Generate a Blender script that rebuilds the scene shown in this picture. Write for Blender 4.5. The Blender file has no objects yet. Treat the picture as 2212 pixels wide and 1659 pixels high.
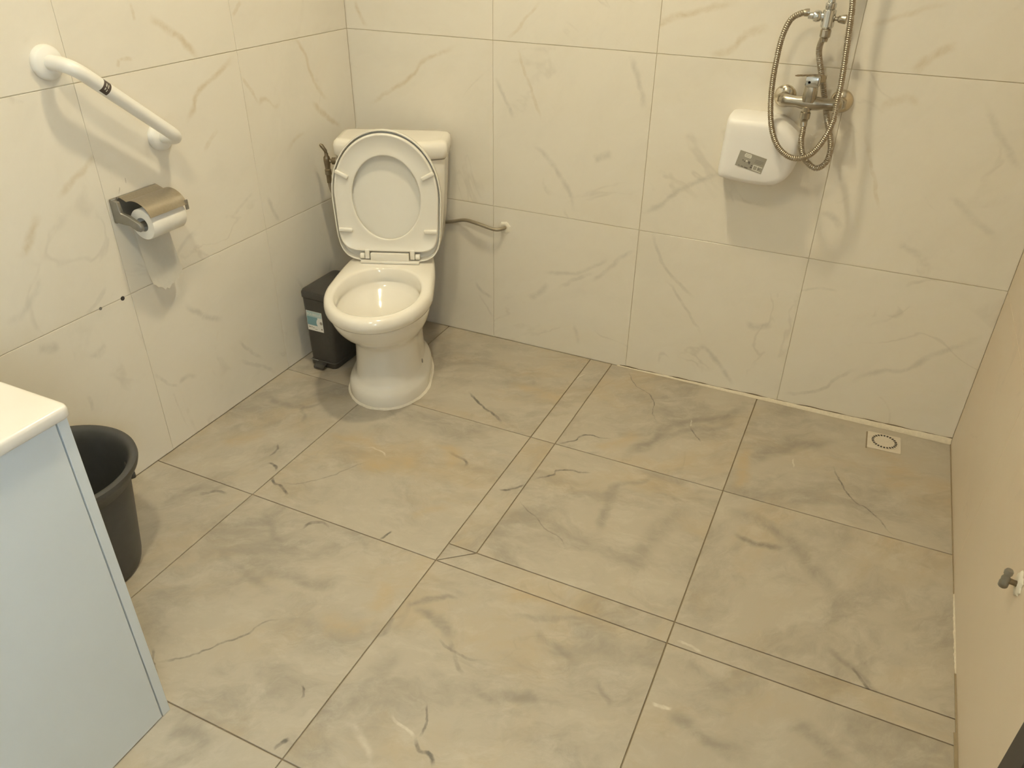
import bpy, bmesh, math, random
from mathutils import Vector, Matrix

random.seed(7)
scene = bpy.context.scene
PI = math.pi

# ------------------------------------------------------------------ camera
F_PX = 1674.79                     # focal length in pixels of the 2212 px wide frame
cam_d = bpy.data.cameras.new('camera')
cam_d.sensor_width = 36.0
cam_d.sensor_fit = 'HORIZONTAL'
cam_d.lens = F_PX * 36.0 / 2212.0
cam_d.clip_start = 0.02
cam = bpy.data.objects.new('camera', cam_d)
cam.location = (1.7448, -2.3925, 1.4361)
cam.rotation_euler = (1.0162, -0.0096, 0.4383)
scene.collection.objects.link(cam)
scene.camera = cam

# ------------------------------------------------------------------ view, world, lights
vs = scene.view_settings
vs.view_transform = 'Standard'
vs.look = 'None'
vs.exposure = -0.11
vs.gamma = 1.0
vs.use_curve_mapping = False

world = bpy.data.worlds.new('world')
scene.world = world
world.use_nodes = True
world.node_tree.nodes['Background'].inputs[0].default_value = (0.80, 0.90, 1.0, 1)
world.node_tree.nodes['Background'].inputs[1].default_value = 0.3

ROOM_W, ROOM_Y, ROOM_H = 2.1705, -3.40, 2.62
WARM = (1.0, 0.86, 0.55)
COOL = (0.72, 0.88, 1.0)


def light(name, loc, rot, shape, size, power, col, size_y=None):
    d = bpy.data.lights.new(name, 'AREA')
    d.shape = shape
    d.size = size
    if size_y:
        d.size_y = size_y
    d.energy = power
    d.color = col
    o = bpy.data.objects.new(name, d)
    o.location = loc
    o.rotation_euler = rot
    scene.collection.objects.link(o)
    return o


LAMPS = [(0.95, -0.80), (1.05, -1.95)]
P_LAMP = (15.0, 14.0)
P_DAY = 58
for lx, ly in LAMPS:
    light('lamp_light', (lx, ly, ROOM_H - 0.042), (0, 0, 0), 'DISK', 0.14, P_LAMP[LAMPS.index((lx, ly))], WARM).data.spread = math.radians(150)
# cool daylight through an added, unseen window high on the right wall
light('added_window_daylight', (ROOM_W + 0.30, -2.83, 1.62), (0, PI / 2, 0), 'RECTANGLE', 0.95, P_DAY, COOL, 0.80)


# ------------------------------------------------------------------ helpers
def tag(o, label=None, cat=None, group=None, kind=None):
    for k, v in (('label', label), ('category', cat), ('group', group), ('kind', kind)):
        if v:
            o[k] = v
    return o


def empty(name, loc, rz=0.0, label=None, cat=None, group=None):
    o = bpy.data.objects.new(name, None)
    o.empty_display_size = 0.05
    o.location = loc
    o.rotation_euler = (0, 0, rz)
    scene.collection.objects.link(o)
    return tag(o, label, cat, group)


def obj(name, bm, mat, parent=None, smooth=True, angle=40, origin=None):
    """one bmesh -> one mesh object; vertices are in the parent's frame"""
    bmesh.ops.recalc_face_normals(bm, faces=bm.faces)
    if origin is not None:
        bmesh.ops.translate(bm, verts=bm.verts, vec=-Vector(origin))
    me = bpy.data.meshes.new(name)
    if smooth:
        lim = math.radians(angle)
        for f in bm.faces:
            f.smooth = True
        for e in bm.edges:
            if len(e.link_faces) == 2 and e.calc_face_angle(0) > lim:
                e.smooth = False
    bm.to_mesh(me)
    bm.free()
    if mat:
        me.materials.append(mat)
    o = bpy.data.objects.new(name, me)
    scene.collection.objects.link(o)
    if parent:
        o.parent = parent
    if origin is not None:
        o.location = origin
    return o


def loft(bm, loops, close=True, cap0=True, cap1=True):
    """join rings of points (all of the same length)"""
    rings = [[bm.verts.new(p) for p in lp] for lp in loops]
    n = len(rings[0])
    for a, b in zip(rings[:-1], rings[1:]):
        for i in range(n if close else n - 1):
            j = (i + 1) % n
            bm.faces.new((a[i], a[j], b[j], b[i]))
    if cap0:
        bm.faces.new(rings[0][::-1])
    if cap1:
        bm.faces.new(rings[-1])
    return rings


def box(bm, lo, hi, bev=0.0, seg=2):
    m = Matrix.Translation([(a + b) / 2 for a, b in zip(lo, hi)]) @ Matrix.Diagonal([abs(b - a) for a, b in zip(lo, hi)] + [1])
    r = bmesh.ops.create_cube(bm, size=1, matrix=m)
    if bev > 0:
        vset = set(r['verts'])
        es = [e for e in bm.edges if e.verts[0] in vset and e.verts[1] in vset]
        bmesh.ops.bevel(bm, geom=es, offset=bev, segments=seg, profile=0.5, affect='EDGES')
    return bm


def frames(pts):
    """parallel transport frames along a polyline"""
    T = []
    for i in range(len(pts)):
        a = pts[max(i - 1, 0)]
        b = pts[min(i + 1, len(pts) - 1)]
        T.append((b - a).normalized())
    up = Vector((0, 0, 1)) if abs(T[0].z) < 0.9 else Vector((0, 1, 0))
    n = (up - T[0] * up.dot(T[0])).normalized()
    out = []
    for t in T:
        n = (n - t * n.dot(t))
        n.normalize()
        out.append((t, n, t.cross(n)))
    return out


def tube(bm, pts, rad, seg=16, caps=True):
    pts = [Vector(p) for p in pts]
    fr = frames(pts)
    loops = []
    for i, (p, (t, n, b)) in enumerate(zip(pts, fr)):
        r = rad[i] if isinstance(rad, (list, tuple)) else rad
        loops.append([p + (n * math.cos(2 * PI * k / seg) + b * math.sin(2 * PI * k / seg)) * r for k in range(seg)])
    loft(bm, loops, True, caps, caps)
    return bm


def lathe(bm, prof, origin, axis, seg=32, caps=True):
    """prof: (radius, distance along the axis)"""
    o, a = Vector(origin), Vector(axis).normalized()
    up = Vector((0, 0, 1)) if abs(a.z) < 0.9 else Vector((0, 1, 0))
    n = (up - a * up.dot(a)).normalized()
    b = a.cross(n)
    loops = [[o + a * d + (n * math.cos(2 * PI * k / seg) + b * math.sin(2 * PI * k / seg)) * max(r, 1e-5) for k in range(seg)] for r, d in prof]
    loft(bm, loops, True, caps, caps)
    return bm


def spline(pts, per=8):
    """Catmull-Rom through the points"""
    P = [Vector(p) for p in pts]
    P = [P[0] * 2 - P[1]] + P + [P[-1] * 2 - P[-2]]
    out = []
    for i in range(1, len(P) - 2):
        p0, p1, p2, p3 = P[i - 1:i + 3]
        for k in range(per):
            t = k / per
            out.append(0.5 * ((2 * p1) + (p2 - p0) * t + (2 * p0 - 5 * p1 + 4 * p2 - p3) * t * t + (3 * p1 - p0 - 3 * p2 + p3) * t ** 3))
    out.append(P[-2])
    return out


def resample(pts, step):
    d = [0.0]
    for a, b in zip(pts[:-1], pts[1:]):
        d.append(d[-1] + (b - a).length)
    n = max(2, int(d[-1] / step))
    out, j = [], 0
    for i in range(n + 1):
        s = d[-1] * i / n
        while j < len(d) - 2 and d[j + 1] < s:
            j += 1
        t = (s - d[j]) / max(d[j + 1] - d[j], 1e-9)
        out.append(pts[j].lerp(pts[j + 1], min(max(t, 0), 1)))
    return out


def prism(bm, poly, n0, n1, to3, chamfer=0.0):
    """extrude a polygon given in a plane; to3(a, b, h) -> 3-D; chamfer on the n1 side"""
    c = [sum(p[0] for p in poly) / len(poly), sum(p[1] for p in poly) / len(poly)]

    def inset(d):
        k = len(poly)
        area = sum(poly[i][0] * poly[(i + 1) % k][1] - poly[(i + 1) % k][0] * poly[i][1] for i in range(k))
        sg = 1 if area > 0 else -1
        res = []
        for i in range(k):
            p, q, r = Vector(poly[i - 1]), Vector(poly[i]), Vector(poly[(i + 1) % k])
            e1, e2 = (q - p).normalized(), (r - q).normalized()
            m1, m2 = Vector((-e1.y, e1.x)) * sg, Vector((-e2.y, e2.x)) * sg
            bis = m1 + m2
            q2 = q + bis * (d / max(1e-6, bis.dot(m1)))
            res.append((q2.x, q2.y))
        return res
    loops = [[to3(a, b, n0) for a, b in poly]]
    if chamfer:
        s = 1 if n1 > n0 else -1
        loops.append([to3(a, b, n1 - s * chamfer) for a, b in poly])
        loops.append([to3(a, b, n1) for a, b in inset(chamfer)])
    else:
        loops.append([to3(a, b, n1) for a, b in poly])
    loft(bm, loops)
    return bm


# ------------------------------------------------------------------ materials
def principled(name, col, rough=0.5, metal=0.0, spec=0.5, coat=0.0, **kw):
    m = bpy.data.materials.new(name)
    m.use_nodes = True
    b = m.node_tree.nodes['Principled BSDF']
    b.inputs['Base Color'].default_value = (*col, 1)
    b.inputs['Roughness'].default_value = rough
    b.inputs['Metallic'].default_value = metal
    b.inputs['Specular IOR Level'].default_value = spec
    b.inputs['Coat Weight'].default_value = coat
    for k, v in kw.items():
        b.inputs[k.replace('_', ' ')].default_value = v
    return m


class NT:
    """small wrapper for building node trees"""
    def __init__(s, m):
        s.t = m.node_tree
        s.b = s.t.nodes['Principled BSDF']

    def n(s, typ, **props):
        x = s.t.nodes.new(typ)
        for k, v in props.items():
            setattr(x, k, v)
        return x

    def set(s, sock, v):
        if isinstance(v, bpy.types.NodeSocket):
            s.t.links.new(v, sock)
        else:
            sock.default_value = v

    def math(s, op, a, b=None, c=None, clamp=False):
        x = s.n('ShaderNodeMath', operation=op, use_clamp=clamp)
        s.set(x.inputs[0], a)
        if b is not None:
            s.set(x.inputs[1], b)
        if c is not None:
            s.set(x.inputs[2], c)
        return x.outputs[0]

    def vmath(s, op, a, b=None, out=0):
        x = s.n('ShaderNodeVectorMath', operation=op)
        s.set(x.inputs[0], a)
        if b is not None:
            s.set(x.inputs[1], b)
        return x.outputs[out]

    def noise(s, vec, scale, detail=4.0, rough=0.55, dist=0.0, color=False):
        x = s.n('ShaderNodeTexNoise')
        s.set(x.inputs['Vector'], vec)
        x.inputs['Scale'].default_value = scale
        x.inputs['Detail'].default_value = detail
        x.inputs['Roughness'].default_value = rough
        x.inputs['Distortion'].default_value = dist
        return x.outputs['Color' if color else 'Fac']

    def ramp(s, fac, a, b):
        x = s.n('ShaderNodeMapRange', interpolation_type='SMOOTHSTEP')
        s.set(x.inputs['Value'], fac)
        x.inputs['From Min'].default_value = a
        x.inputs['From Max'].default_value = b
        return x.outputs['Result']

    def mix(s, fac, a, b):
        x = s.n('ShaderNodeMix', data_type='RGBA')
        s.set(x.inputs[0], fac)
        s.set(x.inputs[6], a if isinstance(a, bpy.types.NodeSocket) else (*a, 1))
        s.set(x.inputs[7], b if isinstance(b, bpy.types.NodeSocket) else (*b, 1))
        return x.outputs[2]


def grain(m, amount=0.04, scale=60.0):
    """fine procedural mottling of a plain material's own colour"""
    t = NT(m)
    col = tuple(t.b.inputs['Base Color'].default_value)[:3]
    tc = t.n('ShaderNodeTexCoord').outputs['Object']
    f = t.noise(tc, scale, 3)
    lo = tuple(c * (1 - amount) for c in col)
    hi = tuple(min(1, c * (1 + amount)) for c in col)
    t.t.links.new(t.mix(f, lo, hi), t.b.inputs['Base Color'])
    return m


def marble(name, axes, veins, seed, pal, rough, cloud, vein_k=1.0):
    """stone-print tile: clouds of colour, faint random veins and the veins printed on this tile"""
    m = principled(name, pal['base'], rough, spec=0.42)
    t = NT(m)
    pos = t.n('ShaderNodeNewGeometry').outputs['Position']
    sp = t.n('ShaderNodeSeparateXYZ')
    t.t.links.new(pos, sp.inputs[0])
    cb = t.n('ShaderNodeCombineXYZ')
    t.t.links.new(sp.outputs[axes[0]], cb.inputs[0])
    t.t.links.new(sp.outputs[axes[1]], cb.inputs[1])
    P = cb.outputs[0]
    off = t.vmath('ADD', P, (seed * 3.17, seed * 1.73, seed * 0.61))
    warp = t.vmath('SCALE', t.vmath('SUBTRACT', t.noise(off, 26, 3, color=True), (0.5, 0.5, 0.5)))
    warp.node.inputs['Scale'].default_value = 0.018
    Pw = t.vmath('ADD', P, warp)
    warp2 = t.vmath('SCALE', t.vmath('SUBTRACT', t.noise(off, 9, 4, color=True), (0.5, 0.5, 0.5)))
    warp2.node.inputs['Scale'].default_value = 0.06 if cloud[1] > 0.3 else 0.02
    Ps = t.vmath('ADD', Pw, warp2)
    # broad clouds
    ang = 0.55 + 0.5 * math.sin(seed * 2.1)
    ca, sa = math.cos(ang), math.sin(ang)
    sw = t.vmath('ADD', off, t.vmath('SCALE', t.noise(off, 7, 3, color=True)))
    sw.node.inputs[1].links[0].from_node.inputs['Scale'].default_value = 0.10
    cs = t.n('ShaderNodeCombineXYZ')
    t.t.links.new(t.vmath('DOT_PRODUCT', sw, (ca, sa, 0), out=1), cs.inputs[0])
    t.t.links.new(t.vmath('DOT_PRODUCT', sw, (-sa * 1.7, ca * 1.7, 0), out=1), cs.inputs[1])
    stretch = cs.outputs[0]
    feather = t.ramp(t.noise(stretch, 14, 8, 0.74, 0.2), 0.32, 0.62)
    n1 = t.noise(stretch, cloud[0], 9, 0.68, 0.35)
    n2 = t.noise(t.vmath('ADD', stretch, (9.1, 4.2, 0)), cloud[0] * 0.8, 8, 0.64, 0.3)
    n3 = t.noise(stretch, cloud[0] * 3.0, 8, 0.72, 0.15)
    col = t.mix(t.math('MULTIPLY', t.ramp(n1, 0.42, 0.70), cloud[1]), pal['base'], pal['g'])
    col = t.mix(t.math('MULTIPLY', t.ramp(n2, 0.46, 0.72), cloud[2]), col, pal['o'])
    col = t.mix(t.math('MULTIPLY', t.ramp(n3, 0.45, 0.75), cloud[3]), col, pal['light'])
    # faint self-similar veins
    nv = t.noise(t.vmath('ADD', off, (3.3, 7.7, 0)), cloud[0] * 0.9, 4, 0.5, 1.2)
    ridge = t.math('ABSOLUTE', t.math('SUBTRACT', nv, 0.5))
    vm = t.math('MULTIPLY', t.math('SUBTRACT', 1.0, t.ramp(ridge, 0.0, 0.018)), t.ramp(n2, 0.5, 0.65))
    col = t.mix(t.math('MULTIPLY', vm, cloud[4]), col, pal['d'])
    var = t.ramp(t.noise(off, 38, 3, 0.6), 0.25, 0.72)
    for pts, w, s, c in veins:
        pts = [Vector(q) for q in pts]
        d = pts[-1] - pts[0]
        L = d.length
        if L < 1e-4:
            continue
        d /= L
        pr = Vector((-d.y, d.x))
        uv = sorted(((q - pts[0]).dot(d) / L, (q - pts[0]).dot(pr)) for q in pts)
        u0, u1 = uv[0][0], uv[-1][0]
        R = max(0.01, max(abs(v) for _, v in uv) * 1.1)
        soft = w > 0.01
        rel = t.vmath('SUBTRACT', Ps if soft else Pw, (pts[0].x, pts[0].y, 0))
        uu = t.math('DIVIDE', t.vmath('DOT_PRODUCT', rel, (d.x, d.y, 0), out=1), L)
        un = t.math('DIVIDE', t.math('SUBTRACT', uu, u0), u1 - u0)
        vv = t.vmath('DOT_PRODUCT', rel, (pr.x, pr.y, 0), out=1)
        fc = t.n('ShaderNodeFloatCurve')
        cur = fc.mapping.curves[0]
        P0 = [((u - u0) / (u1 - u0), 0.5 + 0.5 * v / R) for u, v in uv]
        cur.points[0].location = P0[0]
        cur.points[1].location = P0[-1]
        for q in P0[1:-1]:
            cur.points.new(*q)
        fc.mapping.update()
        t.set(fc.inputs['Value'], un)
        cen = t.math('MULTIPLY_ADD', fc.outputs[0], 2 * R, -R)
        dist = t.math('ABSOLUTE', t.math('SUBTRACT', vv, cen))
        prof = t.math('SUBTRACT', 1.0, t.ramp(dist, 0.0 if soft else w * 0.25, w * (1.0 if soft else 0.9)))
        tap = t.math('MULTIPLY', t.ramp(un, -0.05, 0.22), t.math('SUBTRACT', 1.0, t.ramp(un, 0.78, 1.05)))
        msk = t.math('MULTIPLY', t.math('MULTIPLY', prof, tap), t.math('MULTIPLY', t.math('MULTIPLY_ADD', feather if soft else var, 0.7, 0.3), s * (0.7 if c == 'w' else vein_k * (1.25 if soft else 1.2))), clamp=True)
        col = t.mix(msk, col, pal[{'w': 'white'}.get(c, c)])
    t.t.links.new(col, t.b.inputs['Base Color'])
    return m


WALL_PAL = dict(base=(0.81, 0.765, 0.675), light=(0.84, 0.805, 0.725), g=(0.56, 0.53, 0.465), o=(0.79, 0.71, 0.57), d=(0.40, 0.36, 0.30),
                white=(0.9, 0.9, 0.86), t=(0.60, 0.50, 0.34))
FLOOR_PAL = dict(base=(0.455, 0.408, 0.33), light=(0.55, 0.51, 0.43), g=(0.285, 0.255, 0.21), o=(0.46, 0.36, 0.225), d=(0.15, 0.14, 0.12), k=1.5,
                 white=(0.78, 0.75, 0.66), t=(0.5, 0.4, 0.28))
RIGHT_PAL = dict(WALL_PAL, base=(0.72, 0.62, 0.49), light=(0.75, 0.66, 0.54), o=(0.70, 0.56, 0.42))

M = {
    'grout_wall': grain(principled('wall_grout', (0.74, 0.68, 0.54), 0.8), 0.12, 40),
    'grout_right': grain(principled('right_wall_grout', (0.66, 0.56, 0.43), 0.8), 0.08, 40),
    'grout_floor': grain(principled('floor_grout', (0.26, 0.21, 0.14), 0.9), 0.25, 30),
    'plaster': grain(principled('ceiling_plaster', (0.86, 0.84, 0.79), 0.8), 0.03, 20),
    'ceramic': grain(principled('white_ceramic', (0.86, 0.83, 0.76), 0.12, spec=0.55, coat=0.3), 0.015, 30),
    'seat': grain(principled('seat_plastic', (0.84, 0.82, 0.76), 0.22), 0.015, 30),
    'silicone': grain(principled('silicone_sealant', (0.80, 0.76, 0.66), 0.5), 0.12, 120),
    'old_silicone': grain(principled('old_sealant', (0.70, 0.63, 0.50), 0.55), 0.15, 120),
    'drain': grain(principled('drain_plastic', (0.64, 0.58, 0.48), 0.45), 0.08, 60),
    'white_plastic': grain(principled('white_plastic', (0.86, 0.85, 0.84), 0.4), 0.02, 30),
    'bar': grain(principled('powder_coated_white', (0.86, 0.85, 0.81), 0.3), 0.02, 40),
    'laminate': grain(principled('white_laminate', (0.74, 0.80, 0.83), 0.35), 0.02, 12),  # blue cast of the daylight is put into the base colour
    'counter': grain(principled('counter_white', (0.74, 0.71, 0.655), 0.22), 0.015, 12),
    'black': grain(principled('black_plastic', (0.050, 0.048, 0.044), 0.4), 0.2, 50),  # black raised so the colour carries lens haze
    'bucket': grain(principled('bucket_plastic', (0.062, 0.063, 0.062), 0.45), 0.2, 40),  # lens haze painted in as a paler black
    'dark_door': grain(principled('dark_door_paint', (0.05, 0.045, 0.043), 0.5), 0.2, 20),
    'chrome': grain(principled('chrome', (0.62, 0.63, 0.63), 0.14, metal=1.0), 0.05, 30),
    'nickel': grain(principled('satin_nickel', (0.43, 0.395, 0.33), 0.26, metal=1.0), 0.08, 60),
    'flange': grain(principled('flange_metal', (0.62, 0.56, 0.45), 0.2, metal=1.0), 0.05, 30),
    'hose': grain(principled('steel_hose', (0.40, 0.36, 0.295), 0.34, metal=1.0), 0.15, 400),
    'steel': grain(principled('brushed_steel', (0.46, 0.41, 0.33), 0.38, metal=1.0), 0.12, 150),
    'steel_dark': grain(principled('cast_zinc', (0.30, 0.29, 0.26), 0.45, metal=0.8), 0.12, 80),
    'brass': grain(principled('aged_brass', (0.23, 0.19, 0.13), 0.4, metal=0.9), 0.2, 120),
    'braid': grain(principled('braided_hose', (0.33, 0.29, 0.22), 0.45, metal=0.5), 0.3, 900),
    'paper': grain(principled('tissue_paper', (0.88, 0.86, 0.80), 0.95, spec=0.1), 0.03, 90),
    'foam': grain(principled('filler_foam', (0.76, 0.72, 0.62), 0.9), 0.12, 150),
    'dark': grain(principled('dark_recess', (0.035, 0.03, 0.028), 0.8), 0.2, 60),
    'sticker_grey': grain(principled('grey_sticker', (0.34, 0.32, 0.27), 0.5), 0.08, 90),
    'print_white': grain(principled('white_print', (0.80, 0.79, 0.74), 0.5), 0.02, 90),
    'print_pale': grain(principled('pale_print', (0.55, 0.53, 0.46), 0.5), 0.02, 90),
    'print_dark': grain(principled('dark_print', (0.11, 0.10, 0.09), 0.5), 0.05, 90),
    'print_blue': grain(principled('blue_print', (0.20, 0.36, 0.42), 0.5), 0.08, 90),
    'print_pale_blue': grain(principled('pale_blue_print', (0.45, 0.58, 0.60), 0.5), 0.05, 90),
    'sticker_black': grain(principled('black_sticker', (0.075, 0.055, 0.045), 0.45), 0.1, 90),
    'screw': grain(principled('screw_grey', (0.28, 0.28, 0.27), 0.4, metal=0.6), 0.05, 90),
    'diffuser': principled('lamp_diffuser', (0.9, 0.9, 0.88), 0.5),
    'water': principled('water', (0.92, 0.96, 0.94), 0.03, Transmission_Weight=1.0, IOR=1.33),
    'glass': principled('frosted_glass', (0.95, 0.97, 0.98), 0.45, Transmission_Weight=1.0, IOR=1.05),
}
m = M['diffuser']
m.node_tree.nodes['Principled BSDF'].inputs['Emission Color'].default_value = (1.0, 0.86, 0.62, 1)
m.node_tree.nodes['Principled BSDF'].inputs['Emission Strength'].default_value = 1.5

# ------------------------------------------------------------------ printed veins: (points in metres on the surface, width, strength, colour)
FLOOR_VEINS = [
 ([(1.12,-0.031),(1.158,-0.091),(1.206,-0.127),(1.237,-0.149),(1.257,-0.185),(1.273,-0.247),(1.299,-0.292)],0.003,0.5,'d'),
 ([(1.054,-0.549),(1.079,-0.524),(1.098,-0.498),(1.101,-0.479),(1.124,-0.46),(1.167,-0.456),(1.193,-0.447)],0.006,0.6,'d'),
 ([(1.057,-0.738),(1.08,-0.715),(1.1,-0.694),(1.102,-0.677),(1.131,-0.655),(1.166,-0.65),(1.196,-0.636)],0.006,0.6,'d'),
 ([(0.983,-0.829),(1.009,-0.817),(1.032,-0.794),(1.042,-0.771)],0.006,0.55,'d'),
 ([(1.267,-0.541),(1.287,-0.441),(1.326,-0.361),(1.357,-0.282),(1.401,-0.247),(1.467,-0.195),(1.516,-0.129),(1.555,-0.051)],0.032,0.5,'g'),
 ([(1.339,-0.425),(1.358,-0.361),(1.409,-0.294),(1.48,-0.245),(1.53,-0.162)],0.022,0.35,'g'),
 ([(1.397,-0.229),(1.407,-0.269)],0.003,0.8,'w'),
 ([(1.403,-0.273),(1.432,-0.311),(1.457,-0.341)],0.003,0.5,'d'),
 ([(1.054,-0.834),(1.091,-0.871),(1.132,-0.889),(1.16,-0.916),(1.213,-0.935),(1.247,-0.962)],0.003,0.35,'d'),
 ([(1.258,-0.75),(1.27,-0.709),(1.287,-0.657),(1.343,-0.61),(1.374,-0.576)],0.022,0.4,'g'),
 ([(1.307,-0.871),(1.299,-0.792),(1.288,-0.72),(1.311,-0.664)],0.024,0.4,'g'),
 ([(1.406,-0.992),(1.435,-0.868),(1.46,-0.756),(1.51,-0.647)],0.045,0.3,'g'),
 ([(0.664,-0.403),(0.763,-0.47),(0.791,-0.481),(0.817,-0.497),(0.841,-0.519)],0.007,0.6,'d'),
 ([(0.967,-0.156),(0.974,-0.128),(0.983,-0.11)],0.004,0.8,'w'),
 ([(1.281,-1.238),(1.301,-1.26),(1.335,-1.261),(1.375,-1.284),(1.399,-1.285)],0.018,0.42,'g'),
 ([(1.21,-1.236),(1.295,-1.21),(1.372,-1.166),(1.413,-1.169)],0.012,0.3,'g'),
 ([(1.216,-1.446),(1.249,-1.456),(1.295,-1.437),(1.353,-1.425),(1.387,-1.427)],0.022,0.45,'g'),
 ([(1.45,-1.317),(1.481,-1.341),(1.51,-1.361)],0.014,0.4,'g'),
 ([(1.118,-1.356),(1.144,-1.39),(1.166,-1.413),(1.191,-1.432)],0.008,0.4,'g'),
 ([(0.979,-1.318),(0.984,-1.304),(1.018,-1.275),(1.042,-1.256),(1.071,-1.245)],0.014,0.5,'g'),
 ([(0.998,-1.306),(1.047,-1.314),(1.086,-1.326),(1.123,-1.36)],0.022,0.45,'g'),
 ([(1.096,-1.366),(1.168,-1.388),(1.208,-1.375)],0.006,0.3,'d'),
 ([(1.1,-1.581),(1.136,-1.593),(1.173,-1.604)],0.006,0.8,'w'),
 ([(1.173,-1.604),(1.195,-1.624),(1.218,-1.623),(1.238,-1.641)],0.007,0.6,'d'),
 ([(1.156,-1.526),(1.177,-1.566),(1.181,-1.6)],0.004,0.5,'d'),
 ([(0.557,-1.686),(0.595,-1.668),(0.635,-1.621),(0.656,-1.584),(0.687,-1.55),(0.699,-1.507),(0.726,-1.48)],0.004,0.45,'d'),
 ([(0.63,-1.635),(0.655,-1.589),(0.683,-1.56)],0.003,0.3,'d'),
 ([(0.522,-1.668),(0.536,-1.677),(0.546,-1.688),(0.568,-1.703),(0.589,-1.717)],0.006,0.5,'d'),
 ([(0.932,-1.749),(0.937,-1.733),(0.947,-1.717)],0.007,0.6,'d'),
 ([(0.887,-1.603),(0.911,-1.63),(0.9,-1.635)],0.004,0.5,'d'),
 ([(0.925,-1.339),(0.953,-1.359),(0.964,-1.391),(0.958,-1.433)],0.012,0.5,'g'),
 ([(1.035,-1.633),(1.089,-1.659),(1.124,-1.69)],0.014,0.5,'w'),
 ([(0.301,-1.014),(0.322,-1.016),(0.352,-1.036)],0.008,0.6,'d'),
 ([(0.359,-1.065),(0.389,-1.087),(0.407,-1.086),(0.437,-1.101),(0.452,-1.122)],0.007,0.55,'d'),
 ([(0.4,-1.075),(0.461,-1.045),(0.49,-1.016),(0.52,-0.971),(0.551,-0.91),(0.574,-0.874)],0.004,0.35,'d'),
 ([(0.268,-0.927),(0.288,-0.956),(0.282,-0.992)],0.006,0.45,'d'),
 ([(0.042,-0.713),(0.133,-0.74),(0.196,-0.734),(0.251,-0.669)],0.02,0.4,'g'),
 ([(0.171,-0.715),(0.236,-0.761),(0.276,-0.8)],0.014,0.35,'g'),
 ([(0.524,-0.824),(0.557,-0.817),(0.606,-0.835)],0.006,0.7,'w'),
 ([(0.222,-1.212),(0.235,-1.206),(0.261,-1.186),(0.297,-1.179)],0.01,0.45,'d'),
 ([(0.576,-1.206),(0.596,-1.168),(0.641,-1.169)],0.009,0.5,'d'),
 ([(0.789,-1.146),(0.797,-1.126),(0.802,-1.108)],0.006,0.6,'d'),
 ([(0.764,-0.725),(0.797,-0.741),(0.826,-0.744),(0.847,-0.775)],0.01,0.5,'d'),
 ([(1.847,-0.29),(1.869,-0.344),(1.901,-0.411),(1.917,-0.433),(1.955,-0.452),(1.975,-0.471),(1.994,-0.497),(2.01,-0.524),(2.03,-0.536)],0.004,0.5,'d'),
 ([(1.593,-0.607),(1.628,-0.622),(1.689,-0.646),(1.767,-0.669),(1.851,-0.779),(1.888,-0.813),(1.934,-0.841)],0.04,0.4,'g'),
 ([(1.639,-0.711),(1.705,-0.734),(1.773,-0.715)],0.02,0.35,'d'),
 ([(1.603,-0.389),(1.648,-0.328),(1.705,-0.248),(1.782,-0.191),(1.832,-0.145)],0.04,0.45,'g'),
 ([(1.732,-0.301),(1.74,-0.348)],0.003,0.8,'w'),
 ([(1.898,-1.004),(1.94,-1.026),(1.97,-1.046),(2.011,-1.092),(2.04,-1.104)],0.018,0.5,'g'),
 ([(1.96,-1.037),(1.987,-1.071),(2.01,-1.095)],0.006,0.5,'d'),
 ([(1.589,-1.134),(1.614,-1.135),(1.652,-1.147)],0.006,0.9,'w'),
 ([(1.581,-1.321),(1.602,-1.322),(1.625,-1.315)],0.007,0.9,'w'),
 ([(1.62,-1.334),(1.682,-1.346),(1.741,-1.358),(1.796,-1.359)],0.03,0.4,'g'),
 ([(1.85,-1.242),(1.906,-1.251),(1.972,-1.286)],0.03,0.35,'g'),
 ([(1.618,-1.173),(1.689,-1.207),(1.748,-1.205)],0.02,0.3,'g'),
 ([(0.566,-1.36),(0.655,-1.362),(0.732,-1.351),(0.81,-1.305)],0.03,0.35,'g'),
 ([(0.423,-1.355),(0.535,-1.393),(0.679,-1.426)],0.02,0.3,'g'),
 ([(0.423,-1.193),(0.495,-1.221),(0.547,-1.266),(0.608,-1.266)],0.02,0.35,'g'),
 ([(1.0,-1.575),(1.02,-1.5),(1.024,-1.429)],0.03,0.25,'g'),
 ([(0.719,-1.828),(0.762,-1.784),(0.819,-1.78)],0.03,0.4,'g'),
 ([(0.813,-1.047),(0.85,-0.987),(0.899,-0.942)],0.02,0.3,'o'),
 ([(0.544,-0.901),(0.638,-0.869),(0.689,-0.793)],0.06,0.6,'o'),
 ([(0.71,-0.717),(0.79,-0.744),(0.804,-0.825)],0.05,0.45,'o'),
 ([(0.369,-0.827),(0.475,-0.803),(0.587,-0.816)],0.03,0.4,'o'),
 ([(1.159,-1.18),(1.234,-1.152),(1.357,-1.126)],0.045,0.5,'o'),
 ([(0.896,-1.371),(0.912,-1.315),(0.908,-1.267)],0.04,0.4,'o'),
 ([(0.806,-1.43),(0.879,-1.44),(0.93,-1.401)],0.045,0.35,'o'),
 ([(0.765,-0.293),(0.906,-0.292),(1.01,-0.338)],0.04,0.4,'o'),
 ([(1.161,-0.525),(1.218,-0.47),(1.261,-0.366)],0.04,0.35,'o'),
 ([(1.585,-0.292),(1.604,-0.463),(1.592,-0.54)],0.035,0.5,'o'),
 ([(1.914,-0.133),(2.025,-0.21),(1.98,-0.352)],0.08,0.35,'o'),
 ([(0.103,-1.011),(0.159,-0.929),(0.195,-0.883)],0.05,0.35,'o'),
]
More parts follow.
